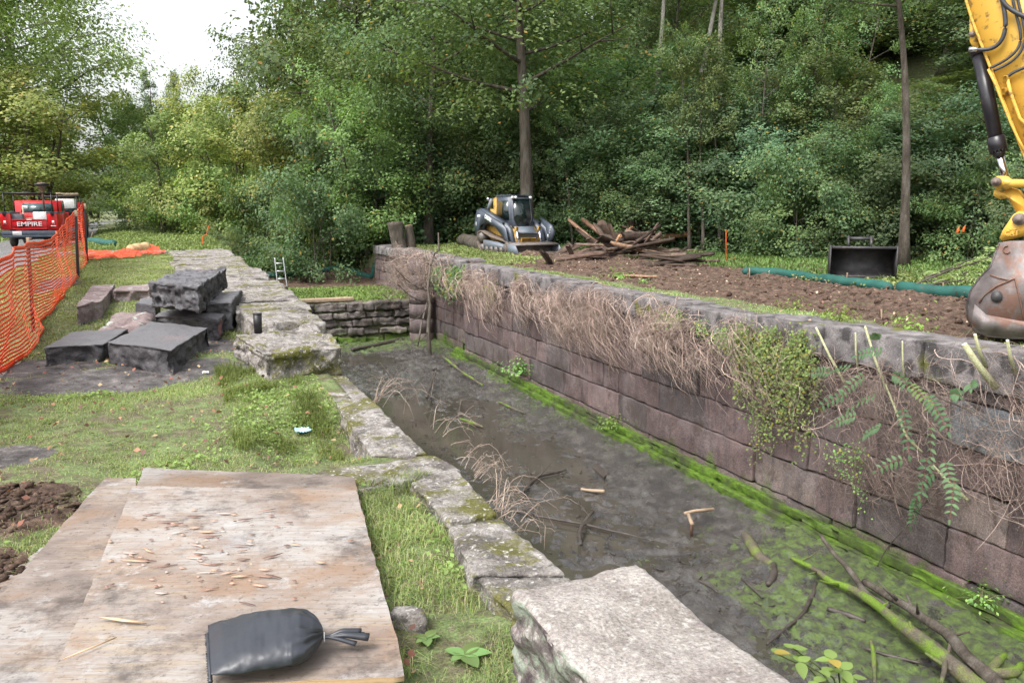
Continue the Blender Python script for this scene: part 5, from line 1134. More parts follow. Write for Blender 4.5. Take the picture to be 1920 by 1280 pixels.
# angle of pale timber frame
o = empty('timber_angle', onz(1297, 985, -2.95), 'broken L shaped pale timber frame sticking up from the mud', 'timber'); A = onz(1288, 962, -2.78); 
for L_, w_ in (([(1284, 962), (1300, 958), (1338, 954)], .055), ([(1290, 962), (1298, 982)], .06)):
    mb = MB(); mb.tube([onz(a, b, -2.74) for a, b in L_], w_*.5, 4); mb.build('board', M['stake'], o)
mb = MB(); mb.tube([onz(1297, 975, -2.76), onz(1297, 975, -2.76)-[0, 0, .25]], .02, 6); mb.build('leg', M['rust'], o)
# small floating debris: bits of twig and leaf on the mud
mb = MB()
for k in range(1000):
    x_, y_ = (random.uniform(2.0, 8.0), random.uniform(3.5, 25)) if k < 420 else ((random.uniform(5.6, 8.0), random.uniform(4, 9)) if k < 650 else (random.gauss(5.0, 1.6), random.gauss(22, 1.3)))
    if not 1.8 < x_ < 8.1: continue
    a = random.uniform(0, math.pi); L = random.uniform(.02, .09)*(1+y_*.05)
    mb.tube([(x_, y_, -2.975), (x_+math.cos(a)*L, y_+math.sin(a)*L, -2.965)], random.uniform(.003, .012), 4, (1, 1, 1))
tag(mb.build('mud_debris', M['wetwood']), 'small dark twigs and bark bits strewn over the mud of the lock', 'debris', kind='stuff')
# ------------------------------------------------------------------ FOLIAGE
def leaf_mesh(P, N, size, seed, aspect=.62, droop=0.0, pal=None, colc=None):
    """leaf quads: P centres, N normals. returns V,F,cols"""
    r = np.random.default_rng(seed); n = len(P)
    N = N/(np.linalg.norm(N, axis=1)[:, None]+1e-9); A = r.standard_normal((n, 3)); A[:, 2] -= droop
    A -= (A*N).sum(1)[:, None]*N; A /= np.linalg.norm(A, axis=1)[:, None]+1e-9; B = np.cross(N, A)
    s = (size*r.uniform(.6, 1.35, n))[:, None]
    V = np.stack([P-A*s*.5, P+B*s*aspect*.5+N*s*.08, P+A*s*.5, P-B*s*aspect*.5+N*s*.08], 1).reshape(-1, 3)
    F = np.arange(n*4).reshape(-1, 4); C = np.repeat(colc, 4, 0)
    return V, F, C
def palcol(r, n, pal, base=None):
    pal = np.array(pal); k = r.integers(0, len(pal), n); c = pal[k]*r.uniform(.75, 1.25, (n, 1)); return c
G_MID = [(.075, .130, .050), (.085, .145, .052), (.10, .155, .055), (.065, .12, .055)]
G_DARK = [(.058, .105, .050), (.066, .118, .054), (.074, .128, .055), (.085, .135, .062)]
G_BLUE = [(.055, .105, .058), (.066, .125, .066), (.08, .135, .072)]
G_YEL = [(.16, .20, .05), (.14, .19, .05), (.19, .21, .07), (.12, .17, .05)]
G_LIGHT = [(.10, .17, .05), (.11, .18, .055), (.09, .15, .05)]
def make_tree(seed, H, Rr, base, nl, leaf, pal, ncl=130, lpc=110, kind='broad', bark='bark', trunk_r=None, name='tree', airy=0.0, multi=1, name_still=False):
    """returns root (Empty at the foot) with trunk and crown children, for a tree of height H at the origin"""
    r = np.random.default_rng(seed); rr = random.Random(seed)
    root = bpy.data.objects.new(name, None); COL.objects.link(root); root['_o'] = [0., 0., 0.]
    tr = trunk_r or .018*H+.03; mbt = MB(); tips = []
    for m in range(multi):
        lean = np.array([rr.gauss(0, .05), rr.gauss(0, .05)])*(2.6 if multi > 1 else 1); top = H*rr.uniform(.86, .95); lean = lean*(0 if name_still else 1)
        t = np.linspace(0, 1, 14); P = np.stack([lean[0]*t*H+.012*H*np.sin(t*5+seed+m), lean[1]*t*H+.012*H*np.cos(t*4+seed+m), t*top], 1); P -= P[0]
        P[:, :2] += (np.array([rr.gauss(0, .25), rr.gauss(0, .25)])*(multi > 1))
        k = 1/math.sqrt(multi); flare = 1+.5*np.exp(-t*18); mbt.tube(P, tr*k*(1-.88*t)*flare, 9)
        nlm = max(5, nl//multi)
        for i in range(nlm):
            h0 = base+(1-base)*((i+rr.random())/nlm)*.96; h0 = min(h0, .97)
            c0 = np.array([np.interp(h0*H, P[:, 2], P[:, q]) for q in range(3)]); az = i*2.4+rr.uniform(-.5, .5)
            f = (h0-base)/(1-base); 
            if kind == 'cone': rad = Rr*(1-f)**.8+.15; up = -.05
            else: rad = Rr*math.sqrt(max(.05, 1-(f*1.25-.38)**2))*rr.uniform(.7, 1.15); up = .25+.55*f
            L = rad*(1.0 if kind == 'cone' else 1.08); d = np.array([math.cos(az), math.sin(az), up]); d /= np.linalg.norm(d)
            tt = np.linspace(0, 1, 8); Lp = c0+d*L*tt[:, None]; Lp[:, 2] += (.10*L*tt**2 if kind != 'cone' else -.12*L*tt**2); Lp += .05*L*np.stack([fbm(tt*3+i, 0*tt, s=seed+q) for q in range(3)], 1)*tt[:, None]
            r0 = tr*k*(1-.88*h0)*.55; mbt.tube(Lp, r0*(1-.85*tt), 5)
            for w_ in (.45, .6, .75, .88, 1.0):
                tips.append(np.array([np.interp(w_, tt, Lp[:, q]) for q in range(3)]))
                if w_ < 1 and rr.random() < .85:
                    a2 = az+rr.choice([-1, 1])*rr.uniform(.5, 1.1); d2 = np.array([math.cos(a2), math.sin(a2), rr.uniform(.0, .5)]); s2 = tips[-1]; L2 = L*.42*rr.uniform(.6, 1.1)
                    mbt.tube([s2, s2+d2*L2*.5+[0, 0, .02], s2+d2*L2], [r0*.3, r0*.2, r0*.08], 4); tips.append(s2+d2*L2); tips.append(s2+d2*L2*.6)
    tips = np.array(tips); ex = int(ncl*.45)
    a_ = r.uniform(0, 6.283, ex); hz = r.uniform(base, .98, ex); f_ = (hz-base)/(1-base); env = Rr*(np.sqrt(np.maximum(.04, 1-(f_*1.3-.42)**2)) if kind != 'cone' else (1-f_)**.8)*r.uniform(.35, 1.0, ex)
    tips = np.concatenate([tips[r.permutation(len(tips))[:int(ncl*.75)]], np.stack([np.cos(a_)*env, np.sin(a_)*env, hz*H], 1)])
    if len(tips) > ncl: tips = tips[r.permutation(len(tips))[:ncl]]
    n = len(tips); tot = n*lpc
    cr = (Rr*.24+.12)*r.uniform(.6, 1.3, n); cn = r.standard_normal((n, 3))*.35+np.array([0, 0, 1.]); cn[:, :2] += tips[:, :2]/Rr*1.0
    ci = np.repeat(np.arange(n), lpc); q = r.standard_normal((tot, 3)); q /= np.linalg.norm(q, axis=1)[:, None]; q *= (r.random(tot)**.45)[:, None]
    q[:, 2] *= .72; Pn = tips[ci]+q*cr[ci][:, None]*np.array([.9, .9, 1.0]); Pn[:, 2] -= .3*cr[ci]*(q[:, 0]**2+q[:, 1]**2)
    keep = fbm(Pn[:, 0]*1.4, Pn[:, 1]*1.4, Pn[:, 2]*1.4, o=3, s=seed) > (-.22+airy); Pn = Pn[keep]; ci = ci[keep]; q = q[keep]
    N = cn[ci]*.75+q*.5+r.standard_normal((len(Pn), 3))*.55
    pc = palcol(r, n, pal); C = pc[ci]*r.uniform(.72, 1.3, (len(Pn), 1))*np.array([1, 1, 1.]); yel = r.random(len(Pn)) < .012; C[yel] = (.25, .19, .04)
    V, F, Cc = leaf_mesh(Pn, N, leaf, seed, pal=None, colc=C, droop=.6)
    t_o = mkobj('trunk', np.concatenate(mbt.V), [np.concatenate(v) for v in mbt.F.values()], M[bark], root, None, True)
    c_o = mkobj('crown', V, F, M['leaf'], root, Cc, False)
    root['H'] = H; root['R'] = Rr
    return root
VAR = {}
VAR['mid'] = make_tree(1, 12, 3.6, .22, 22, .17, G_MID, 220, 95)
VAR['mid2'] = make_tree(2, 12, 3.4, .18, 24, .16, G_MID, 230, 95)
VAR['dark'] = make_tree(3, 12, 3.6, .15, 24, .17, G_DARK, 230, 95)
VAR['dark2'] = make_tree(4, 11, 3.6, .12, 24, .18, G_BLUE, 220, 90)
VAR['yel'] = make_tree(5, 9, 3.2, .12, 22, .16, G_YEL, 200, 90, multi=3)
VAR['light'] = make_tree(6, 9, 2.8, .10, 22, .15, G_LIGHT, 210, 95, multi=2)
VAR['airy'] = make_tree(7, 18, 6.0, .38, 34, .21, [(.15, .21, .07), (.17, .22, .08), (.19, .23, .10)], 420, 100, bark='barkpale', airy=-.05)
VAR['tall'] = make_tree(8, 20, 4.6, .30, 26, .17, G_MID, 330, 110, trunk_r=.27, name_still=True)
VAR['cone'] = make_tree(9, 13, 2.4, .10, 40, .13, G_DARK, 260, 70, kind='cone')
VAR['pale'] = make_tree(10, 17, 3.6, .72, 12, .17, G_LIGHT, 130, 90, bark='barkpale', trunk_r=.36)
VAR['shrub'] = make_tree(11, 3.2, 1.9, .03, 16, .10, G_MID, 150, 100, multi=4, trunk_r=.05)
VAR['shrubd'] = make_tree(12, 3.2, 2.0, .03, 16, .11, G_DARK, 150, 100, multi=4, trunk_r=.05)
VAR['shruby'] = make_tree(13, 3.0, 1.7, .03, 16, .10, G_YEL[1:]+G_LIGHT, 140, 95, multi=4, trunk_r=.04)
VAR['slim'] = make_tree(14, 13, 2.0, .50, 12, .14, G_MID, 80, 80, trunk_r=.13)
VAR['trunkd'] = make_tree(15, 20, 2.6, .55, 18, .16, G_DARK, 150, 90, trunk_r=.20, name_still=True)
USED = set()
def place(kind, x, y, H, W=None, rz=None, label=None, group=None, cat='tree', name=None, z=None):
    src = VAR[kind]; s = H/src['H']; sx = s if W is None else W/(2*src['R']); z = gz(x, y) if z is None else z
    if kind in USED: o = copy_tree(src, (0, 0, 0))
    else: o = src; USED.add(kind)
    o.location = (x, y, z-.05); o.scale = (sx, sx, s); o.rotation_euler = (0, 0, random.uniform(0, 6.28) if rz is None else rz); o.name = name or cat.replace(' ', '_')
    for q in ('label', 'category', 'group', 'kind'):
        if q in o: del o[q]
    return tag(o, label, cat, group)
def tiltx(o, a): o.rotation_euler = (Matrix.Rotation(a, 3, Vector(Fv)) @ o.rotation_euler.to_matrix()).to_euler()
def PT(kind, px, D, top, W, label=None, group=None, cat='tree', name=None, rz=None):
    """tree seen at column px, D metres away, its top at picture row top, W pixels wide"""
    r = ray(px, HOR); d = np.array([r[0], r[1]])/math.hypot(r[0], r[1]); dd = D/(math.hypot(r[0], r[1])/ (r@Fv)) if False else D
    k = D/ (np.array([r[0], r[1], 0])@np.array([Fv[0], Fv[1], 0])/math.cos(PITCH)/math.hypot(Fv[0], Fv[1]))*1.0
    x, y = r[0]*D, r[1]*D; rt = ray(px, top); zt = CAM_H+rt[2]*D/(math.hypot(rt[0], rt[1])/math.hypot(r[0], r[1])); H = max(1.0, zt-gz(x, y)); return place(kind, x, y, H, W*D/F_PX, rz, label, group, cat, name)
THIN = []; rf0 = random.Random(31)
# prominent trees
PT('airy', 55, 58, -120, 400, 'tall airy sycamore with pale limbs above the parked trucks', rz=1.0, name='sycamore_tree')
PT('airy', -120, 50, -160, 420, 'large airy tree at the left edge of the picture', rz=3.0, name='sycamore_tree')
PT('yel', 55, 51, 165, 300, 'bushy yellow green tree right behind the trucks')
PT('yel', -60, 49, 190, 260, 'bushy yellow green tree cut off by the left edge')
PT('light', 95, 75, 250, 150, 'small pale green tree between the trucks and the bend of the drive')
PT('mid', 250, 88, 200, 100, 'slim tree with a dark trunk standing beside the bend of the drive')
PT('light', 262, 62, 205, 190, 'mid green round tree above the bend of the drive')
PT('mid2', 335, 66, 200, 190, 'mid green tree left of the sunny saplings')
PT('cone', 287, 86, 118, 70, 'left of the two dark conifer tips against the sky')
PT('cone', 343, 84, 122, 74, 'right of the two dark conifer tips against the sky')
PT('yel', 400, 80, 160, 130, 'yellowing tree with its top against the pale sky')
PT('light', 318, 46, 235, 190, 'leafy sapling clump overhanging the far end of the grass')
PT('yel', 430, 46, 215, 240, 'sunny yellow green thicket beyond the coping')
PT('yel', 545, 44, 210, 220, 'yellow green sapling thicket behind the ladder')
PT('light', 470, 52, 190, 180, 'light green tree behind the sunny thickets')
PT('mid', 655, 50, -140, 370, 'large dense green tree beside the open sky, filling the upper middle')
PT('mid2', 540, 58, 80, 190, 'green tree whose left side stands against the pale sky')
PT('mid2', 620, 70, -120, 200, 'tall green tree behind the large dense one')
PT('light', 690, 38, 170, 210, 'light green maple sapling with its crown over the dark hollow')
PT('tall', 802, 39.5, -330, 340, 'tree with a straight grey trunk left of the track loader')
PT('tall', 986, 34.5, -420, 470, 'tall tree whose thick grey trunk rises behind the track loader', rz=0.4)
PT('dark', 900, 52, 60, 260, 'dark green tree between the two grey trunks')
tiltx(PT('pale', 1218, 39, -260, 170, 'pale barked tree high on the wooded slope, the stoutest one there'), .05)
tiltx(PT('pale', 1275, 39.5, -300, 150, 'leaning pale trunk standing close beside the stoutest pale tree on the slope'), .16)
PT('pale', 1338, 39, -240, 150, 'thin pale barked tree standing high on the slope')
tiltx(PT('trunkd', 1702, 22.5, -420, 240, 'tree with a slim dark trunk behind the cut branches, near the excavator', rz=2), -.12)
PT('slim', 1640, 28, 150, 90, 'thin snapped sapling stem above the spare bucket')
PT('light', 1180, 44, 110, 230, 'light green leafy tree below the pale barked trunks')
PT('dark2', 1360, 36, 150, 300, 'blue green broad leaved tree on the slope above the marker rod')
PT('mid', 1560, 31, 120, 260, 'mid green tree between the thin stem and the slim dark trunk')
PT('dark2', 1830, 26, 180, 260, 'dark blue green tree behind the excavator cylinder')
PT('mid', 1745, 37, -80, 300, 'mid green tree high on the slope left of the excavator boom')
PT('dark', 1870, 33, -60, 300, 'dark green tree on the slope behind the excavator boom')
PT('light', 1660, 42, -40, 240, 'light green tree high on the slope above the slim dark trunk')
for px_, tp, w_ in [(1322, 60, 110), (1352, 90, 120), (1296, 40, 100), (1492, -30, 120), (1530, 40, 110), (1076, 190, 70), (1428, 0, 110), (1590, -60, 120)]:
    r_t = PT('slim', px_, 0, tp, w_, 'thin dark trunked tree rising at the edge of the wood', 'thin trunks at the edge of the wood') if False else (px_, tp, w_)
    THIN.append(r_t)
PT('light', 175, 175, 335, 110, 'distant pale tree closing the view at the end of the drive')
PT('mid', 225, 165, 325, 110, 'distant green tree right of where the drive disappears')
# forest rows: trees nothing tells apart
rf = random.Random(99)
_q = lambda px, D: ray(px, HOR)*D
KEEP = [(_q(986, 34.5), .8), (_q(986, 37), .8), (_q(802, 39), .8), (_q(1702, 22.5), .8), (_q(1702, 24.5), .6), (ong(990, 474), 2.6), (ong(1175, 480), 3.6), (ong(1616, 528), 1.9), (ong(1860, 600), 3.5), (ong(1720, 545), 2.0), (ong(870, 462), 1.8), (_q(748, 33), 1.6), (_q(745, 36), 1.2)]
def clear(px, D, w):
    r = ray(px, HOR); x, y = r[0]*D, r[1]*D
    for _ in range(60):
        if all(math.hypot(x-c[0], y-c[1]) > q+w for c, q in KEEP) and soilmask(np.array([x-w]), np.array([y-w*.5]))[0] < .3: break
        D += .5; x, y = r[0]*D, r[1]*D
    return D
def row(n, x0, x1, D0, D1, kinds, top, W, lab, grp, cat='tree', jit=40):
    for i in range(n):
        px = x0+(x1-x0)*(i+.5)/n+rf.uniform(-.4, .4)*(x1-x0)/n; t = (px-x0)/(x1-x0)
        if D0 >= 60 and abs(px-195) < 62: continue
        D = D0+(D1-D0)*t+rf.uniform(-2, 2); w_ = W*rf.uniform(.8, 1.25); PT(rf.choice(kinds), px, clear(px, D, .42*w_*D/F_PX) if px > 600 else D, top+rf.uniform(-jit, jit), w_, lab, grp, cat)
for px_, tp, w_ in THIN: o_ = PT('slim', px_, 31.0 if px_ > 1200 else 35.5, tp, w_, 'thin dark trunked tree rising at the edge of the wood', 'thin trunks at the edge of the wood'); tiltx(o_, rf0.uniform(-.10, .08))
WOOD = 'green leafy tree in the dense wood on the slope'; WG = 'trees of the wooded slope'
row(9, 600, 2050, 44, 32, ['dark', 'mid', 'dark2', 'mid2'], 150, 300, WOOD, WG, jit=70)
row(10, 640, 2150, 54, 40, ['mid', 'dark', 'mid2', 'dark'], 20, 320, WOOD, WG, jit=60)
row(10, 640, 2200, 64, 48, ['mid', 'mid2', 'dark', 'light'], -130, 330, WOOD, WG, jit=40)
row(9, 660, 2200, 76, 58, ['tall', 'mid', 'dark'], -260, 340, WOOD, WG, jit=40)
row(8, 900, 2200, 48, 36, ['slim', 'slim', 'tall'], -250, 150, 'slender trunked tree among the dense wood on the slope', 'slender trunks in the wood', jit=100)
row(8, 1450, 2250, 44, 36, ['mid', 'dark', 'mid2'], -120, 330, WOOD, WG, jit=40)
row(9, 1500, 2300, 62, 50, ['mid', 'dark', 'tall'], -330, 360, WOOD, WG, jit=30)
row(16, -300, 640, 85, 85, ['light', 'yel', 'mid', 'light'], 270, 170, 'low leafy tree in the hedge line across the far meadow', 'hedge line trees', jit=25)
row(8, -200, 640, 110, 110, ['mid', 'mid2', 'light', 'dark'], 230, 160, 'distant tree beyond the bend of the drive', 'distant trees beyond the drive', jit=30)
# understory along the edge of the wood
UL = 'leafy shrub in the undergrowth at the edge of the wood'; UG = 'shrubs along the edge of the wood'
row(13, 560, 2000, 37, 27, ['shrubd', 'shrub', 'shrubd'], 330, 190, UL, UG, 'shrub', 30)
row(12, 600, 1560, 41, 33, ['shrubd', 'shrubd', 'shrub'], 270, 230, UL, UG, 'shrub', 30)
row(11, 1300, 2080, 26, 23, ['shrubd', 'shrub', 'shrubd'], 330, 230, UL, UG, 'shrub', 40)
row(10, 1000, 2080, 32, 27, ['dark', 'dark2', 'dark'], 230, 260, WOOD, WG, jit=30)
row(12, 820, 2050, 29, 29, ['shrubd', 'shrub'], 400, 120, UL, UG, 'shrub', 15) if False else None
row(8, 262, 470, 52, 44, ['shruby', 'shrub', 'shruby'], 345, 130, 'low yellow green bush along the bend of the drive', 'bushes by the drive', 'shrub', 20)
row(10, 400, 720, 46, 38, ['shruby', 'shrubd', 'shrub'], 350, 150, 'leafy bush crowding the end of the drained channel', 'bushes over the channel', 'shrub', 35)
row(5, 560, 760, 42, 40, ['shrubd', 'shrubd'], 390, 150, 'dark bush beneath the trees behind the pier', 'dark bushes behind the pier', 'shrub', 15)
PT('shrub', 425, 29.5, 452, 60, 'small leafy bush growing at the far end of the left coping', cat='shrub')
for k, v in VAR.items():
    if k not in USED:
        for ch in list(v.children): bpy.data.objects.remove(ch)
        bpy.data.objects.remove(v)
# ------------------------------------------------------------------ GRASS
def in_view(x, y, z, m=60):
    P = np.stack([x, y, z], 1)-CAM; d = P@Fv; u = 960+F_PX*(P@Rv)/d; v = 640-F_PX*(P@Uv)/d
    return (d > .3) & (u > -m*3) & (u < 1920+m*3) & (v > -m) & (v < 1280+m*4)
def stone_free(x, y):
    ok = np.ones(len(x), bool)
    for q in BLOCKED:
        q = np.array(q); c = np.zeros(len(x), bool); n = len(q); j = n-1
        for i in range(n):
            xi, yi = q[i]; xj, yj = q[j]; cond = ((yi > y) != (yj > y)) & (x < (xj-xi)*(y-yi)/(yj-yi+1e-12)+xi); c ^= cond; j = i
        ok &= ~c
    return ok
BLOCKED = [C4([(268, 878), (662, 896), (756, 1266), (86, 1300)], .10), C4([(200, 900), (260, 900), (262, 1330), (-180, 1330)], .08), C4([(82, 1030), (140, 1030), (100, 1330), (-280, 1330)], .06)]
BLOCKED += [C4(q, .08) for q, *_ in near] + [C4([(560, 890), (812, 851), (866, 878), (650, 925)], .03)]
BLOCKED += [C4([(955, 1108), (1195, 1050), (1660, 1400), (1210, 1420)], .3)]
BLOCKED += [[(.8, 9.45), (1.7, 9.45), (1.8, 28.4), (.1, 28.4), (.1, 19), (.75, 14.5)]]
def blades(n, x0, x1, y0, y1, h, w_, dens, seed, pal, name, label, wide=False):
    r = np.random.default_rng(seed); x = r.uniform(x0, x1, n); y = r.uniform(y0, y1, n); z = gzn(x, y)
    k = (r.random(n) < dens(x, y)) & in_view(x, y, z) & stone_free(x, y); x, y, z = x[k], y[k], z[k]; n = len(x)
    dist = np.hypot(x, y); hh = h*r.uniform(.5, 1.4, n)*(.7+.6*(fbm(x*1.8, y*1.8, s=seed)+.5)); ww = w_*(1+dist*.07)*r.uniform(.7, 1.3, n)
    az = r.uniform(0, 6.283, n); ln = r.uniform(.3, 1.9, n); dx, dy = np.cos(az), np.sin(az); px_, py_ = -dy, dx
    b = np.stack([x, y, z-.01], 1); mid = b+np.stack([dx*hh*ln*.25, dy*hh*ln*.25, hh*.62], 1); tip = b+np.stack([dx*hh*ln*.9, dy*hh*ln*.9, hh*np.maximum(.25, 1.05-.42*ln)], 1)
    pr = np.stack([px_*ww*.5, py_*ww*.5, 0*ww], 1)
    V = np.stack([b-pr, b+pr, mid-pr*.8, mid+pr*.8, tip], 1).reshape(-1, 3); i = np.arange(n)*5
    Q = np.stack([i, i+1, i+3, i+2], 1); T = np.stack([i+2, i+3, i+4], 1)
    C = palcol(r, n, pal)*(1+.5*fbm(x*1.1, y*1.1, s=seed+1))[:, None]; C = np.repeat(C, 5, 0)
    return tag(mkobj(name, V, [Q, T], M['grass'], None, C, False), label, 'grass', kind='stuff')
GP = [(.16, .25, .075), (.18, .25, .07), (.22, .27, .10), (.13, .20, .055), (.27, .25, .14), (.17, .24, .10)]
def patch(x, y, s=50, lo=-.12, hi=.16): return sstep(lo, hi, fbm(x*1.3, y*1.3, o=4, s=s))
def dl(x, y): return (1-soilmask(x, y)*.95)*(1-np.clip(mudmask(x, y)*1.1, 0, 1))*(1-roadmask(x, y))*(.10+.90*patch(x, y))*(.35+.65*patch(x*3, y*3, 56))
blades(560000, -3.2, 1.65, 2.2, 9.5, .034, .0024, dl, 1, GP, 'grass', 'short green grass and weeds on the near bank')
blades(260000, -5, 1.7, 9, 27, .04, .006, lambda x, y: (1-soilmask(x, y))*(1-np.clip(mudmask(x, y), 0, 1))*(1-roadmask(x, y))*(.35+.65*patch(x, y)), 2, GP, 'grass', 'mown grass beside the orange net and the far coping')
blades(150000, -30, 14, 27, 75, .14, .018, lambda x, y: (1-roadmask(x, y))*(1-soilmask(x, y)), 3, [(.12, .17, .05), (.14, .19, .06), (.11, .16, .05)], 'grass', 'rough grass beyond the lock and along the drive')
blades(24000, .35, 1.05, 5.2, 8.6, .09, .003, lambda x, y: .9*sstep(.0, .3, fbm(x*3, y*3, s=15)), 4, [(.12, .20, .04), (.15, .23, .06), (.10, .17, .04)], 'grass', 'taller bright grass hugging the back of the coping stones')
blades(14000, .6, 1.5, 2.6, 4.6, .08, .0028, lambda x, y: sstep(.0, .25, fbm(x*2.2, y*2.2, s=77)), 14, GP, 'grass', 'grass tufts between the plywood and the pale boulder')
blades(60000, 8.75, 10.0, 5, 26, .05, .006, lambda x, y: .55*(1-sstep(9.1, 9.6, x+.5*fbm(x*1.3, y*1.3, s=3)))*(.08+.92*patch(x, y, 51)), 5, GP, 'grass', 'thin strip of grass growing along the far wall coping')
blades(60000, 8.85, 13, 23, 40, .09, .012, lambda x, y: 1-soilmask(x, y), 6, GP, 'grass', 'grass on top of the stone pier and behind it')
blades(50000, 2.2, 8.3, 28.8, 34, .10, .010, lambda x, y: (1-soilmask(x, y))*(.15+.6*patch(x, y, 52)), 7, [(.11, .18, .04), (.14, .20, .05)], 'grass', 'grass on the channel bed beyond the cross wall')
blades(60000, 2.0, 12, 38.5, 50, .40, .022, lambda x, y: 1+0*x, 8, [(.06, .13, .05), (.08, .15, .05), (.10, .16, .06)], 'grass', 'tall reedy grass in the channel beneath the bushes')
blades(60000, 13.6, 26, 9, 40, .13, .013, lambda x, y: sstep(13.8, 14.5, x)*.9, 9, [(.07, .13, .03), (.09, .14, .04)], 'grass', 'rough grass between the soil and the edge of the wood')
# broad leaved weeds in the grass (clover, plantain) and fallen leaves
def groundleaves(n, x0, x1, y0, y1, size, dens, seed, pal, name, label, mat='grass', up=.012, flat=.5, cat='weeds'):
    r = np.random.default_rng(seed); x = r.uniform(x0, x1, n); y = r.uniform(y0, y1, n); z = gzn(x, y); k = (r.random(n) < dens(x, y)) & in_view(x, y, z) & stone_free(x, y); x, y, z = x[k], y[k], z[k]; n = len(x)
    P = np.stack([x, y, z+up*r.uniform(.5, 3, n)], 1); N = np.stack([r.normal(0, flat, n), r.normal(0, flat, n), np.ones(n)], 1)
    V, F, C = leaf_mesh(P, N, size, seed, .75, colc=palcol(r, n, pal)); return tag(mkobj(name, V, F, M[mat], None, C, False), label, cat, kind='stuff')
groundleaves(90000, -3.2, 1.5, 3, 9, .024, lambda x, y: dl(x, y)*patch(x, y, 60, -.05, .2), 31, [(.13, .23, .05), (.16, .27, .065), (.19, .29, .09)], 'ground_weeds', 'small round leaved weeds spread through the near grass')
groundleaves(1100, -3.2, 1.6, 2.4, 10, .038, lambda x, y: 1+0*x, 32, [(.20, .10, .05), (.28, .17, .08), (.12, .07, .045), (.33, .26, .12)], 'fallen_leaves', 'scattered brown fallen leaves on the near bank', 'deadleaf', .02, .6, 'leaf litter')
groundleaves(700, 8.3, 13.5, 5, 30, .05, lambda x, y: 1+0*x, 33, [(.34, .25, .15), (.45, .35, .22), (.20, .12, .07)], 'wood_chips', 'pale wood chips and leaves strewn over the turned soil', 'deadleaf', .03, .7, 'leaf litter')
groundleaves(9000, 13.0, 17.5, 10, 15.5, .08, lambda x, y: patch(x, y, 63, -.1, .1)*.7, 34, [(.16, .24, .08), (.20, .28, .10)], 'cut_foliage', 'withering cut leaves strewn round the sock behind the excavator bucket', 'grass', .03, .6, 'leaf litter')
# ------------------------------------------------------------------ CLODS
mb = MB(); r = random.Random(5)
ico = [(0, 0, 1), (.89, 0, .45), (.28, .85, .45), (-.72, .53, .45), (-.72, -.53, .45), (.28, -.85, .45), (.72, .53, -.45), (-.28, .85, -.45), (-.89, 0, -.45), (-.28, -.85, -.45), (.72, -.53, -.45), (0, 0, -1)]
icf = np.array([(0,1,2),(0,2,3),(0,3,4),(0,4,5),(0,5,1),(1,6,2),(2,7,3),(3,8,4),(4,9,5),(5,10,1),(6,7,2),(7,8,3),(8,9,4),(9,10,5),(10,6,1),(11,7,6),(11,8,7),(11,9,8),(11,10,9),(11,6,10)]); ico = np.array(ico)
def clods(n, fx, fy, s0, s1):
    for _ in range(n):
        x, y = fx(), fy()
        if soilmask(np.array([x]), np.array([y]))[0] < .6: continue
        s = r.uniform(s0, s1)*(1 if r.random() < .85 else 1.9); V = ico*s*np.array([1.2, 1, .8])*(1+.35*rng.standard_normal((12, 1)))+np.array([x, y, float(gzn(np.array([x]), np.array([y]))[0])+s*.2]); mb.add(V, icf, (1, 0, 0))
clods(1300, lambda: r.uniform(9.1, 14), lambda: r.uniform(6, 25), .012, .035)
for (cx, cy_, q) in SOIL_SPOTS: clods(700, lambda: r.gauss(cx, q*.45), lambda: r.gauss(cy_, q*.45), .005, .015)
tag(mb.build('soil_clods', M['ground'], None, False), 'loose clods of brown soil', 'soil', kind='stuff')
# ------------------------------------------------------------------ PLANTS ON THE WALL
def strands(n, fx, seed, rad=.004, segs=12, L0=.5, L1=1.4, out=.5, wild=.5, clump=18, bright=1.55):
    """arching dry vine stems that start near the wall top and tumble down the face, in clumps that lie the same way"""
    r = np.random.default_rng(seed); mb = MB(); t = np.linspace(0, 1, segs); cl = None
    for i in range(n):
        if i % clump == 0:
            cl = fx(r)
            for _q in range(6):
                if float(fbm(cl[1]*1.6+seed*9, 0., 0., s=seed)) > r.uniform(-.35, .15): break
                cl = fx(r)
            cL = r.uniform(L0, L1); cdy = r.normal(-.35, .55); co = r.uniform(.15, out); cb = r.uniform(.6, 1.25)
        x0, y0, z0 = cl[0]+r.uniform(-.05, .05), cl[1]+r.normal(0, .16), cl[2]+r.normal(0, .09); L = cL*r.uniform(.45, 1.15); o = co*r.uniform(.4, 1.3); dy = (cdy+r.normal(0, .35))*L; e = r.uniform(1.0, 2.3)
        a1, a2, a3 = r.uniform(0, 6.28, 3); am = wild*.10*L; cz = r.uniform(-.35, .35)*(r.random() < .5)
        P = np.stack([x0-o*np.sin(t*2.6)-.03+am*np.sin(t*7+a1), y0+dy*t+am*1.6*np.sin(t*6+a2), z0+.12*r.random()*np.sin(t*3.1)-L*t**e*.9+am*np.sin(t*8+a3)+cz*L*np.maximum(0, t-.7)], 1)
        P += .006*np.cumsum(r.standard_normal((segs, 3)), 0)
        P[:, 0] = np.minimum(P[:, 0], 8.15+(P[:, 2] > .02)*.2); c = bright*cb*r.uniform(.7, 1.3)
        if r.random() < .06: c *= .4; P[:, 0] = np.minimum(P[:, 0]+.1, 8.14)
        hue = r.random(); mb.tube(P, rad*(r.uniform(.5, 1.3) if r.random() < .93 else 2.6)*(1-.6*t), 3, (c, c*(.88+.09*hue), c*(.86+.10*hue)), False)
    return mb
def topstart(y0, y1, zlo=-.25, zhi=.08):
    def f(r): y = r.uniform(y0, y1); return 8.15+r.uniform(-.05, .35)*(r.random() < .4), y, r.uniform(zlo, zhi)
    return f
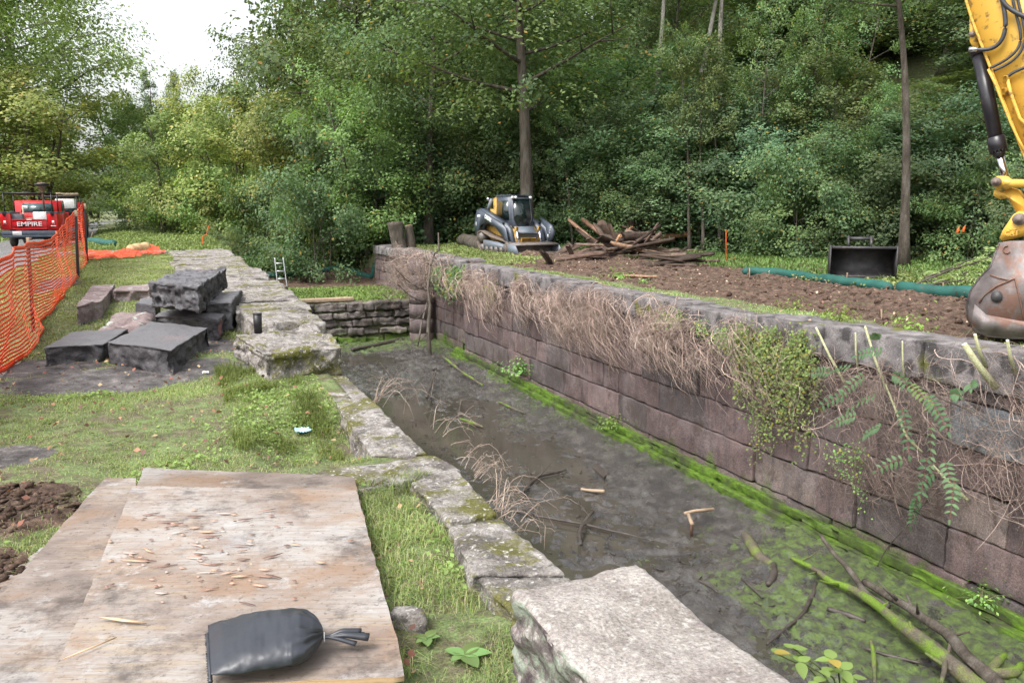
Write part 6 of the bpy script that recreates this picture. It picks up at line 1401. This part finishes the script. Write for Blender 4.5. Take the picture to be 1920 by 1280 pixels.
def px_start(x0, x1, zlo, zhi):
    def f(r):
        px = r.uniform(x0, x1); p = onx(px, 600, 8.15); return 8.14, p[1], r.uniform(zlo, zhi)
    return f
tag(strands(2000, px_start(1040, 1410, -.80, .0), 1, .0032, 16, .5, 1.1, .5, .9).build('dry_vines', M['twig']), 'broad tumbling mass of dead brown vines hanging over the middle of the wall', 'vines')
tag(strands(850, px_start(870, 1060, -.7, -.0), 2, .0045, 14, .5, 1.1, .45, .9).build('dry_vines', M['twig']), 'farther curtain of dead vines beside the green creeper', 'vines')
tag(strands(380, px_start(1420, 1800, -1.0, -.2), 3, .0026, 16, .4, 1.2, .35, 1.5, 6, 1.3).build('dry_vines', M['twig']), 'thin tangle of bare twigs behind the compound leaves on the wall', 'vines')
tag(strands(230, px_start(1800, 2000, -1.3, .1), 4, .0024, 16, .4, 1.3, .35, 1.5, 5, 1.4).build('dry_vines', M['twig']), 'wiry dead stems hanging at the right edge beneath the cut stems', 'vines')
tag(strands(200, px_start(1600, 1800, -1.8, -1.3), 5, .0026, 16, .3, .9, .3, 1.5, 10, .8).build('dry_roots', M['twig']), 'hanging cluster of dark roots low on the wall above the branches', 'roots')
tag(strands(500, lambda r: (8.1, r.uniform(24.0, 31), r.uniform(-.9, .25)), 6, .007, 12, .3, 1.1, .6, 1.2, 8, 1.3).build('dry_vines', M['twig']), 'dead twiggy growth hanging over the crumbling stone pier', 'vines')
def creeper(px_lo, px_hi, zt, zb, n, leaf, pal, seed, label, X=8.08, taper=.5, name='creeper', stems=30, thick=.22):
    r = np.random.default_rng(seed); root = empty(name, onx((px_lo+px_hi)/2, 600, X), label, 'creeper'); yA, yB = onx(px_hi, 600, X)[1], onx(px_lo, 600, X)[1]
    mb = MB(); pts = []
    for s in range(stems):
        y0 = r.uniform(yA, yB); z0 = zt-r.random()*.3; L = (z0-zb)*(.25+.75*r.random()**1.7)*(1-taper*abs((y0-(yA+yB)/2)/((yB-yA)/2))**2); t = np.linspace(0, 1, 16)
        P = np.stack([X-thick*r.random()*np.sin(t*2.8)-.02+0*t, y0+r.normal(0, .12)*t+.08*np.cumsum(r.standard_normal(16))*.25, z0-L*t], 1); P[:, 0] = np.minimum(P[:, 0], 8.15)
        mb.tube(P, .004*(1-.6*t), 4, (.6, .55, .4), False); m = int(n/stems); k = r.random(m)**.85; q = np.stack([np.interp(k, t, P[:, j]) for j in range(3)], 1)
        pts.append(q+r.standard_normal((m, 3))*np.array([.05, .07, .05]))
    mb.build('stems', M['twig'], root); Pn = np.concatenate(pts); Pn[:, 0] = np.minimum(Pn[:, 0], 8.17); N = np.array([-1., -.3, .8])+r.standard_normal((len(Pn), 3))*.45
    C = palcol(r, len(Pn), pal); yl = r.random(len(Pn)) < .10; C[yl] = (.22, .24, .03)
    V, F, C = leaf_mesh(Pn, N, leaf, seed, .72, colc=C); mkobj('leaves', V, F, M['leaf'], root, C, False); return root
CG = [(.10, .20, .055), (.12, .24, .06), (.08, .16, .05), (.17, .27, .07)]
creeper(1395, 1535, -.02, -2.3, 6000, .042, CG, 1, 'dense green creeper with small leaves trailing down the wall almost to the algae', stems=70)
creeper(1330, 1430, -.1, -.7, 900, .034, CG, 2, 'sparse green creeper tip among the dry vines', stems=16)
creeper(818, 875, -.05, -1.3, 2600, .085, [(.07, .15, .05), (.09, .18, .06), (.06, .12, .045)], 3, 'bright green creeper hanging beside the step in the far wall', stems=34)
creeper(1240, 1275, .0, -.7, 500, .04, CG, 4, 'small green creeper in the middle of the dry vines', stems=8)
creeper(1600, 1640, -1.3, -2.3, 260, .032, CG, 5, 'thin trailing green creeper on the purplish blocks', stems=5)
creeper(905, 935, -.3, -1.2, 400, .05, CG, 6, 'sparse creeper trailing through the farther dry vines', stems=6)
def tuft(px, py, X, n, rad, leaf, label, seed, name='weed', pal=CG):
    p = onx(px, py, X) if X else ong(px, py); r = np.random.default_rng(seed); q = r.standard_normal((n, 3))*rad*np.array([1, 1, .8]); q[:, 2] = np.abs(q[:, 2]); P = p+q
    if X: P[:, 0] = np.minimum(P[:, 0], 8.17)
    root = empty(name, p, label, 'plant'); mb = MB()
    for k in range(8): e = P[r.integers(0, n)]; mb.tube([p, (p+e)/2+[0, 0, rad*.3], e], [.006, .004, .002], 4, (.5, .6, .35), False)
    mb.build('stems', M['twig'], root); V, F, C = leaf_mesh(P, q/rad+np.array([0, 0, 1.2])+r.standard_normal((n, 3))*.4, leaf, seed, .6, colc=palcol(r, n, pal)); mkobj('leaves', V, F, M['leaf'], root, C, False)
BRG = [(.12, .24, .04), (.15, .28, .05), (.10, .20, .04)]
for i, a in enumerate([(1572, 607, None, 240, .16, .06, 'bright green weed clump on the coping right of the creeper'), (1705, 622, None, 200, .15, .055, 'bright green weed clump near the excavator bucket'), (1160, 522, None, 90, .16, .08, 'bright green weed on the grass strip below the timber pile'),
                       (1490, 580, None, 90, .12, .05, 'small weed growing behind the coping left of the bright clump'), (1210, 533, None, 50, .10, .07, 'little yellow green weed beside the mossy coping'), (1150, 800, 8.1, 200, .17, .05, 'leafy fern like weed rooted at the foot of the wall'),
                       (975, 700, 8.1, 260, .25, .08, 'green weeds growing above the algae at the far end of the wall'), (1840, 1130, 8.05, 110, .14, .045, 'small green plant at the wall foot in the right corner'), (1860, 640, None, 60, .10, .05, 'low weeds beneath the edge of the excavator bucket'),
                       (972, 457, None, 160, .22, .09, 'grassy tussock in front of the track loader'), (690, 925, None, 40, .05, .03, 'small weed on the flat coping stone by the plywood')]):
    tuft(*a[:6], a[6], 50+i, pal=BRG if 'bright' in a[6] else CG)
def rosette(px, py, n, L, label, seed):
    p = ong(px, py); r = random.Random(seed); root = empty('leafy_weed', p, label, 'plant')
    for k in range(n):
        az = k*2.4+r.uniform(-.3, .3); d = np.array([math.cos(az), math.sin(az), .35]); s = np.array([-d[1], d[0], 0]); l = L*r.uniform(.6, 1.1); t = np.linspace(0, 1, 7)
        C = p+d*l*t[:, None]; C[:, 2] -= .35*l*t**2-.01; w_ = l*.30*np.sin(t**.8*math.pi)**.8+.001; V = np.concatenate([C-s*w_[:, None], C-[0, 0, .004], C+s*w_[:, None]]); i = np.arange(6)
        F = np.concatenate([np.stack([i, i+1, i+8, i+7], 1), np.stack([i+7, i+8, i+15, i+14], 1)]); col = np.array((.11, .20, .06))*r.uniform(.8, 1.3); mkobj('leaf', V, F, M['grass'], root, np.tile(col, (21, 1)), True)
rosette(870, 1232, 7, .10, 'broad leaved weed rosette in the grass left of the pale boulder', 1); rosette(1008, 815 if False else 1190, 4, .05, 'tiny weed at the foot of the pale boulder', 2); rosette(800, 1200, 5, .06, 'small weed rosette beside the topmost plywood', 3)
# compound (pinnate) leaves of the sprouting shrub on the wall
def pinnate(mb, p, d, L, pairs, leaf, r, pal, droop=.5):
    d = np.array(d, float); d /= np.linalg.norm(d); t = np.linspace(0, 1, pairs+2); P = p+d*L*t[:, None]; P[:, 2] -= droop*L*t**2; P[:, 0] = np.minimum(P[:, 0], 8.1)
    mb.tube(P, .0028, 4, (.20, .10, .06), False); tg = np.gradient(P, axis=0); tg /= np.linalg.norm(tg, axis=1)[:, None]
    nn = np.array([-.75, -.35, .6])+np.array([r.gauss(0, .25) for _ in range(3)]); nn /= np.linalg.norm(nn); base = np.array(r.choice(pal))*r.uniform(.8, 1.2)
    for k in range(1, pairs+2):
        for s in ((-1, 1) if k <= pairs else (0,)):
            sd = np.cross(tg[k], nn)*s; v = tg[k]*(.35 if s else 1)+sd; v /= np.linalg.norm(v); l = leaf*(1-.25*abs(k/pairs-.5))*r.uniform(.85, 1.15); wv = np.cross(v, nn); wv /= np.linalg.norm(wv); u = np.linspace(0, 1, 6)
            C = P[k]+v*l*u[:, None]; C = C+nn*(.10*l*np.sin(u*3))[:, None]-np.array([0, 0, 1])*(.12*l*u**2)[:, None]; w_ = l*.19*np.sin(u**.75*math.pi)**.75+.0006
            V = np.concatenate([C-wv*w_[:, None], C-nn*l*.03, C+wv*w_[:, None]]); i = np.arange(5); F = np.concatenate([np.stack([i, i+1, i+7, i+6], 1), np.stack([i+6, i+7, i+13, i+12], 1)]); mb.add(V, F, base*r.uniform(.88, 1.12))
def cutstem(px0, py0, px1, py1, X0, X1, r0, label, leafy=None, mid=None):
    a = onx(px0, py0, X0); b = onx(px1, py1, X1); root = empty('cut_shrub_stem', b, label, 'plant'); mb = MB(); pts = [a]+([onx(*mid)] if mid else [(a+b)/2+[-.01, .01, 0]])+[b]; mb.tube(pts, [r0*.85, r0, r0*1.25], 10); mb.build('stem', M['cutstem'], root, True)
    d = (a-pts[1])/np.linalg.norm(a-pts[1]); mb = MB(); mb.tube([a, a+d*.004], r0*.8, 10); mb.build('cut_face', M['white'], root)
    return root, a, b
c1, *_ = cutstem(1530, 614, 1586, 722, 7.95, 8.1, .017, 'long slanting pale cut stem at the left of the compound leaves')
c2, *_ = cutstem(1622, 612, 1664, 735, 7.95, 8.05, .016, 'pale cut stem with compound leaves at its foot')
c3, *_ = cutstem(1808, 645, 1868, 727, 7.75, 8.05, .034, 'thick pale green cut stem below the excavator bucket')
cutstem(1828, 627, 1850, 690, 7.85, 8.05, .018, 'thinner cut stem right behind the thick one')
cutstem(1889, 638, 1905, 700, 7.85, 8.05, .018, 'short pale cut stem nearest the right edge')
cutstem(1604, 624, 1610, 700, 8.0, 8.1, .012, 'short thin cut stem between the two long ones')
cutstem(1692, 640, 1698, 720, 8.0, 8.1, .011, 'thin brown cut stem right of the compound leaves')
r = random.Random(4); LP = [(.055, .12, .055), (.07, .14, .065), (.05, .11, .055), (.10, .18, .05)]
mb = MB()
for (px, py, dx, dz, L) in [(1660, 660, -.9, .1, .30), (1640, 640, .4, .7, .22), (1600, 690, -1, 0, .34), (1625, 700, -.7, -.5, .34), (1590, 740, -1, -.3, .36), (1650, 740, -1, -.4, .42), (1670, 700, .8, .1, .36), (1700, 720, .9, -.2, .36), (1690, 760, .6, -.8, .42),
                            (1735, 740, .7, -.3, .40), (1745, 790, .2, -1, .42), (1740, 850, -.1, -1, .40), (1770, 860, .5, -.8, .34), (1755, 880, -.5, -.8, .34), (1700, 860, -1, -.3, .34), (1790, 900, .3, -.9, .30), (1610, 780, -1, -.2, .30), (1560, 700, -.8, .2, .28), (1780, 740, .5, .3, .25), (1820, 720, .4, .2, .2), (1720, 930, .1, -1, .24), (1655, 800, -.9, -.3, .32)]:
    p = onx(px, py, 7.62+r.uniform(-.12, .12)); d = np.array([r.uniform(-.5, .05), -dx, dz]); pinnate(mb, p, d, L*1.05, r.choice([5, 6, 7]), .088, r, LP, .35)
mb.build('compound_leaves', M['leaf'], c2, False)
def wbranch(L, rad, mat, label, name='shrub_branch'):
    P = np.array([onx(*q) for q in L]); s = np.linspace(0, len(P)-1, 30); Q = np.stack([np.interp(s, range(len(P)), P[:, k]) for k in range(3)], 1)
    for _ in range(6): Q[1:-1] = (Q[:-2]+2*Q[1:-1]+Q[2:])/4
    mb = MB(); mb.tube(Q, np.linspace(rad[0], rad[1], 30), 8); tag(mb.build(name, M[mat], None, True), label, 'branch')
wbranch([(1660, 720, 8.0), (1680, 770, 7.95), (1700, 820, 7.95), (1730, 848, 8.1)], (.013, .015), 'cutstem', 'smooth tan stem running down through the compound leaves')
wbranch([(1668, 713, 8.0), (1720, 722, 7.9), (1770, 750, 7.85), (1832, 774, 7.9)], (.014, .008), 'bark', 'dark branch arching to the right over the blue grey block')
wbranch([(1750, 872, 7.95), (1775, 900, 7.95), (1815, 938, 8.15)], (.012, .02), 'cutstem', 'crooked tan root running down to a joint in the wall')
wbranch([(1738, 920, 8.0), (1742, 935, 7.95), (1700, 985, 7.95), (1660, 1030, 8.0), (1640, 1070, 8.0)], (.009, .006), 'bark', 'thin bare vine curving across the lower blocks')
# dead twigs leaning out of the near coping over the water
def twigclump(px, py, z, n, L, label, seed):
    p = onz(px, py, z); r = np.random.default_rng(seed); mb = MB(); t = np.linspace(0, 1, 14)
    for k in range(n):
        a = R_(r.uniform(-70, 70)); l = L*r.uniform(.35, 1.0); P = p+np.stack([math.cos(a)*l*t, math.sin(a)*l*t, l*r.uniform(.1, .55)*np.sin(t*2.8)-.15*l*t**2], 1)+.05*np.cumsum(r.standard_normal((14, 3)), 0)*.22*t[:, None]+r.standard_normal(3)*np.array([.02, .12, .01])
        mb.tube(P, .0032*(1-.7*t), 4, (1.15, 1.1, 1.05), False)
        for q in range(3): i = r.integers(4, 12); e = P[i]+r.standard_normal(3)*l*.16; mb.tube([P[i], (P[i]+e)/2+[0, 0, .01], e], [.0018, .0015, .001], 3, (1.1, 1.05, 1), False)
    tag(mb.build('dead_twigs', M['twig']), label, 'twigs')
twigclump(935, 958, -.03, 22, .38, 'pale dead twigs sprouting over the water from the mossy coping corner', 1)
twigclump(880, 885, -.05, 12, .40, 'dead twigs reaching over the water beside the flat coping stone', 2)
twigclump(820, 812, -.05, 6, .42, 'few thin dead twigs at the middle of the near coping', 3)
twigclump(705, 755, -.05, 12, .62, 'long arching dead twigs at the far end of the near coping', 4)
# dead sapling standing in the far corner of the lock
def sapling():
    Y = 25.2; root = empty('dead_sapling', ony(806, 668, Y), 'dead leafless sapling standing in the mud before the far pier', 'tree'); P = [ony(806, 668, Y), ony(803, 620, Y), ony(806, 570, Y), ony(802, 540, Y), ony(807, 500, Y), ony(815, 482, Y)]
    mb = MB(); mb.tube(P, [.07, .06, .05, .04, .028, .022], 10); mb.tube([ony(783, 650, Y), ony(790, 610, Y), ony(802, 560, Y)], [.03, .03, .02], 8); mb.build('trunk', M['deadbark'], root, True)
    mb = MB(); mb.tube([ony(807, 500, Y), ony(815, 475, Y), ony(823, 470, Y), ony(822, 436, Y)], [.03, .028, .03, .022], 8)
    r = np.random.default_rng(3); t = np.linspace(0, 1, 12)
    for (a, b, c, d) in [(800, 600, 715, 548), (800, 565, 745, 530), (803, 575, 760, 600), (802, 545, 740, 500), (806, 530, 860, 470), (804, 620, 770, 640)]:
        A, B = ony(a, b, Y), ony(c, d, Y-.5); Pq = A+(B-A)*t[:, None]; Pq[:, 2] -= .15*np.sin(t*3); mb.tube(Pq, .02*(1-.6*t), 5)
    mb.build('limbs', M['bark'], root, True); mb = MB()
    for k in range(420):
        A = ony(r.uniform(725, 850), r.uniform(495, 560), Y+r.uniform(-.6, 1.2)); d = np.array([r.normal(0, 1), r.normal(0, .6), r.normal(-.1, .6)]); l = r.uniform(.2, .75); Pq = A+d*l*t[:, None]*.6+.04*np.cumsum(r.standard_normal((12, 3)), 0)*.5; c = r.uniform(.6, 1.2); mb.tube(Pq, .006*(1-.5*t), 3, (c, c*.93, c*.9), False)
    mb.build('twigs', M['twig'], root, False)
sapling()
# cut leafy branches by the excavator bucket
r = random.Random(8); o = empty('cut_branch_heap', ong(1760, 535), 'heap of cut branches with fresh green compound leaves behind the silt sock', 'branches'); mb = MB(); lb = MB()
for k in range(9):
    a = r.uniform(1690, 1830); p = ong(a, r.uniform(525, 548))+np.array([0, 0, .1]); az = r.uniform(-1.2, .6); L = r.uniform(1.0, 2.2); t = np.linspace(0, 1, 10); Q = p+np.stack([math.cos(az)*L*t, math.sin(az)*L*t, L*r.uniform(.15, .5)*t], 1)+.04*np.stack([fbm(t*4+k, 0*t, s=k+q) for q in range(3)], 1); mb.tube(Q, .025*(1-.7*t), 6)
    for q in range(8):
        i = r.randrange(3, 10); P_ = Q[min(i, 9)]; d = np.array([r.gauss(0, 1), r.gauss(0, 1), r.gauss(.1, .5)]); tmp = MB()
        pt = np.linspace(0, 1, 7); d /= np.linalg.norm(d); C = P_+d*.42*pt[:, None]; C[:, 2] -= .22*pt**2; lb.tube(C, .004, 3, (.2, .3, .1), False); sN = np.cross(d, [0, 0, 1.]); sN /= np.linalg.norm(sN)+1e-6
        for e in range(1, 7):
            for s in (-1, 1): tip = C[e]+sN*s*.12+d*.03-[0, 0, .04]; w_ = d*.018; lb.add(np.array([C[e]-w_*.4, C[e]+sN*s*.06+w_, tip, C[e]+sN*s*.06-w_]), np.array([[0, 1, 2, 3]]), np.array((.17, .27, .09))*r.uniform(.7, 1.25))
mb.build('branches', M['bark'], o, True); lb.build('leaves', M['leaf'], o)
# weed at the bottom edge between boulder and water
r = random.Random(3); p0 = onz(1560, 1330, -.1)+np.array([.05, 0, .0]); o = empty('leafy_weed', p0, 'leafy weed with broad yellowing leaves at the bottom edge beside the boulder', 'plant'); mb = MB(); lb = MB()
for (a, b, z) in [(1487, 1215, .18), (1500, 1240, .15), (1540, 1255, .12), (1560, 1235, .14), (1580, 1255, .1), (1450, 1222, .2), (1525, 1275, .1), (1600, 1270, .08)]:
    e = onz(a, b, z); mb.tube([p0, (p0+e)/2+[0, 0, .04], e], [.004, .003, .002], 5, (.5, .7, .3), False)
    for k in range(3):
        az = r.uniform(0, 6.28); d = np.array([math.cos(az), math.sin(az), r.uniform(-.2, .4)]); s = np.cross(d, [0, 0, 1.]); s /= np.linalg.norm(s); l = r.uniform(.04, .065); u = np.linspace(0, 1, 7); C = e+d*l*u[:, None]; C[:, 2] -= .3*l*u**2; w_ = l*.32*np.sin(u**.7*math.pi)**.8+.0005
        V = np.concatenate([C-s*w_[:, None], C-[0, 0, .003], C+s*w_[:, None]]); i = np.arange(6); lb.add(V, np.concatenate([np.stack([i, i+1, i+8, i+7], 1), np.stack([i+7, i+8, i+15, i+14], 1)]), np.array((.13, .24, .06) if r.random() < .93 else (.30, .28, .04))*r.uniform(.8, 1.2))
mb.build('stems', M['twig'], o); lb.build('leaves', M['leaf'], o, True)
for ob in list(bpy.data.objects):
    if '_o' in ob: del ob['_o']
    for q in ('H', 'R'):
        if q in ob: del ob[q]
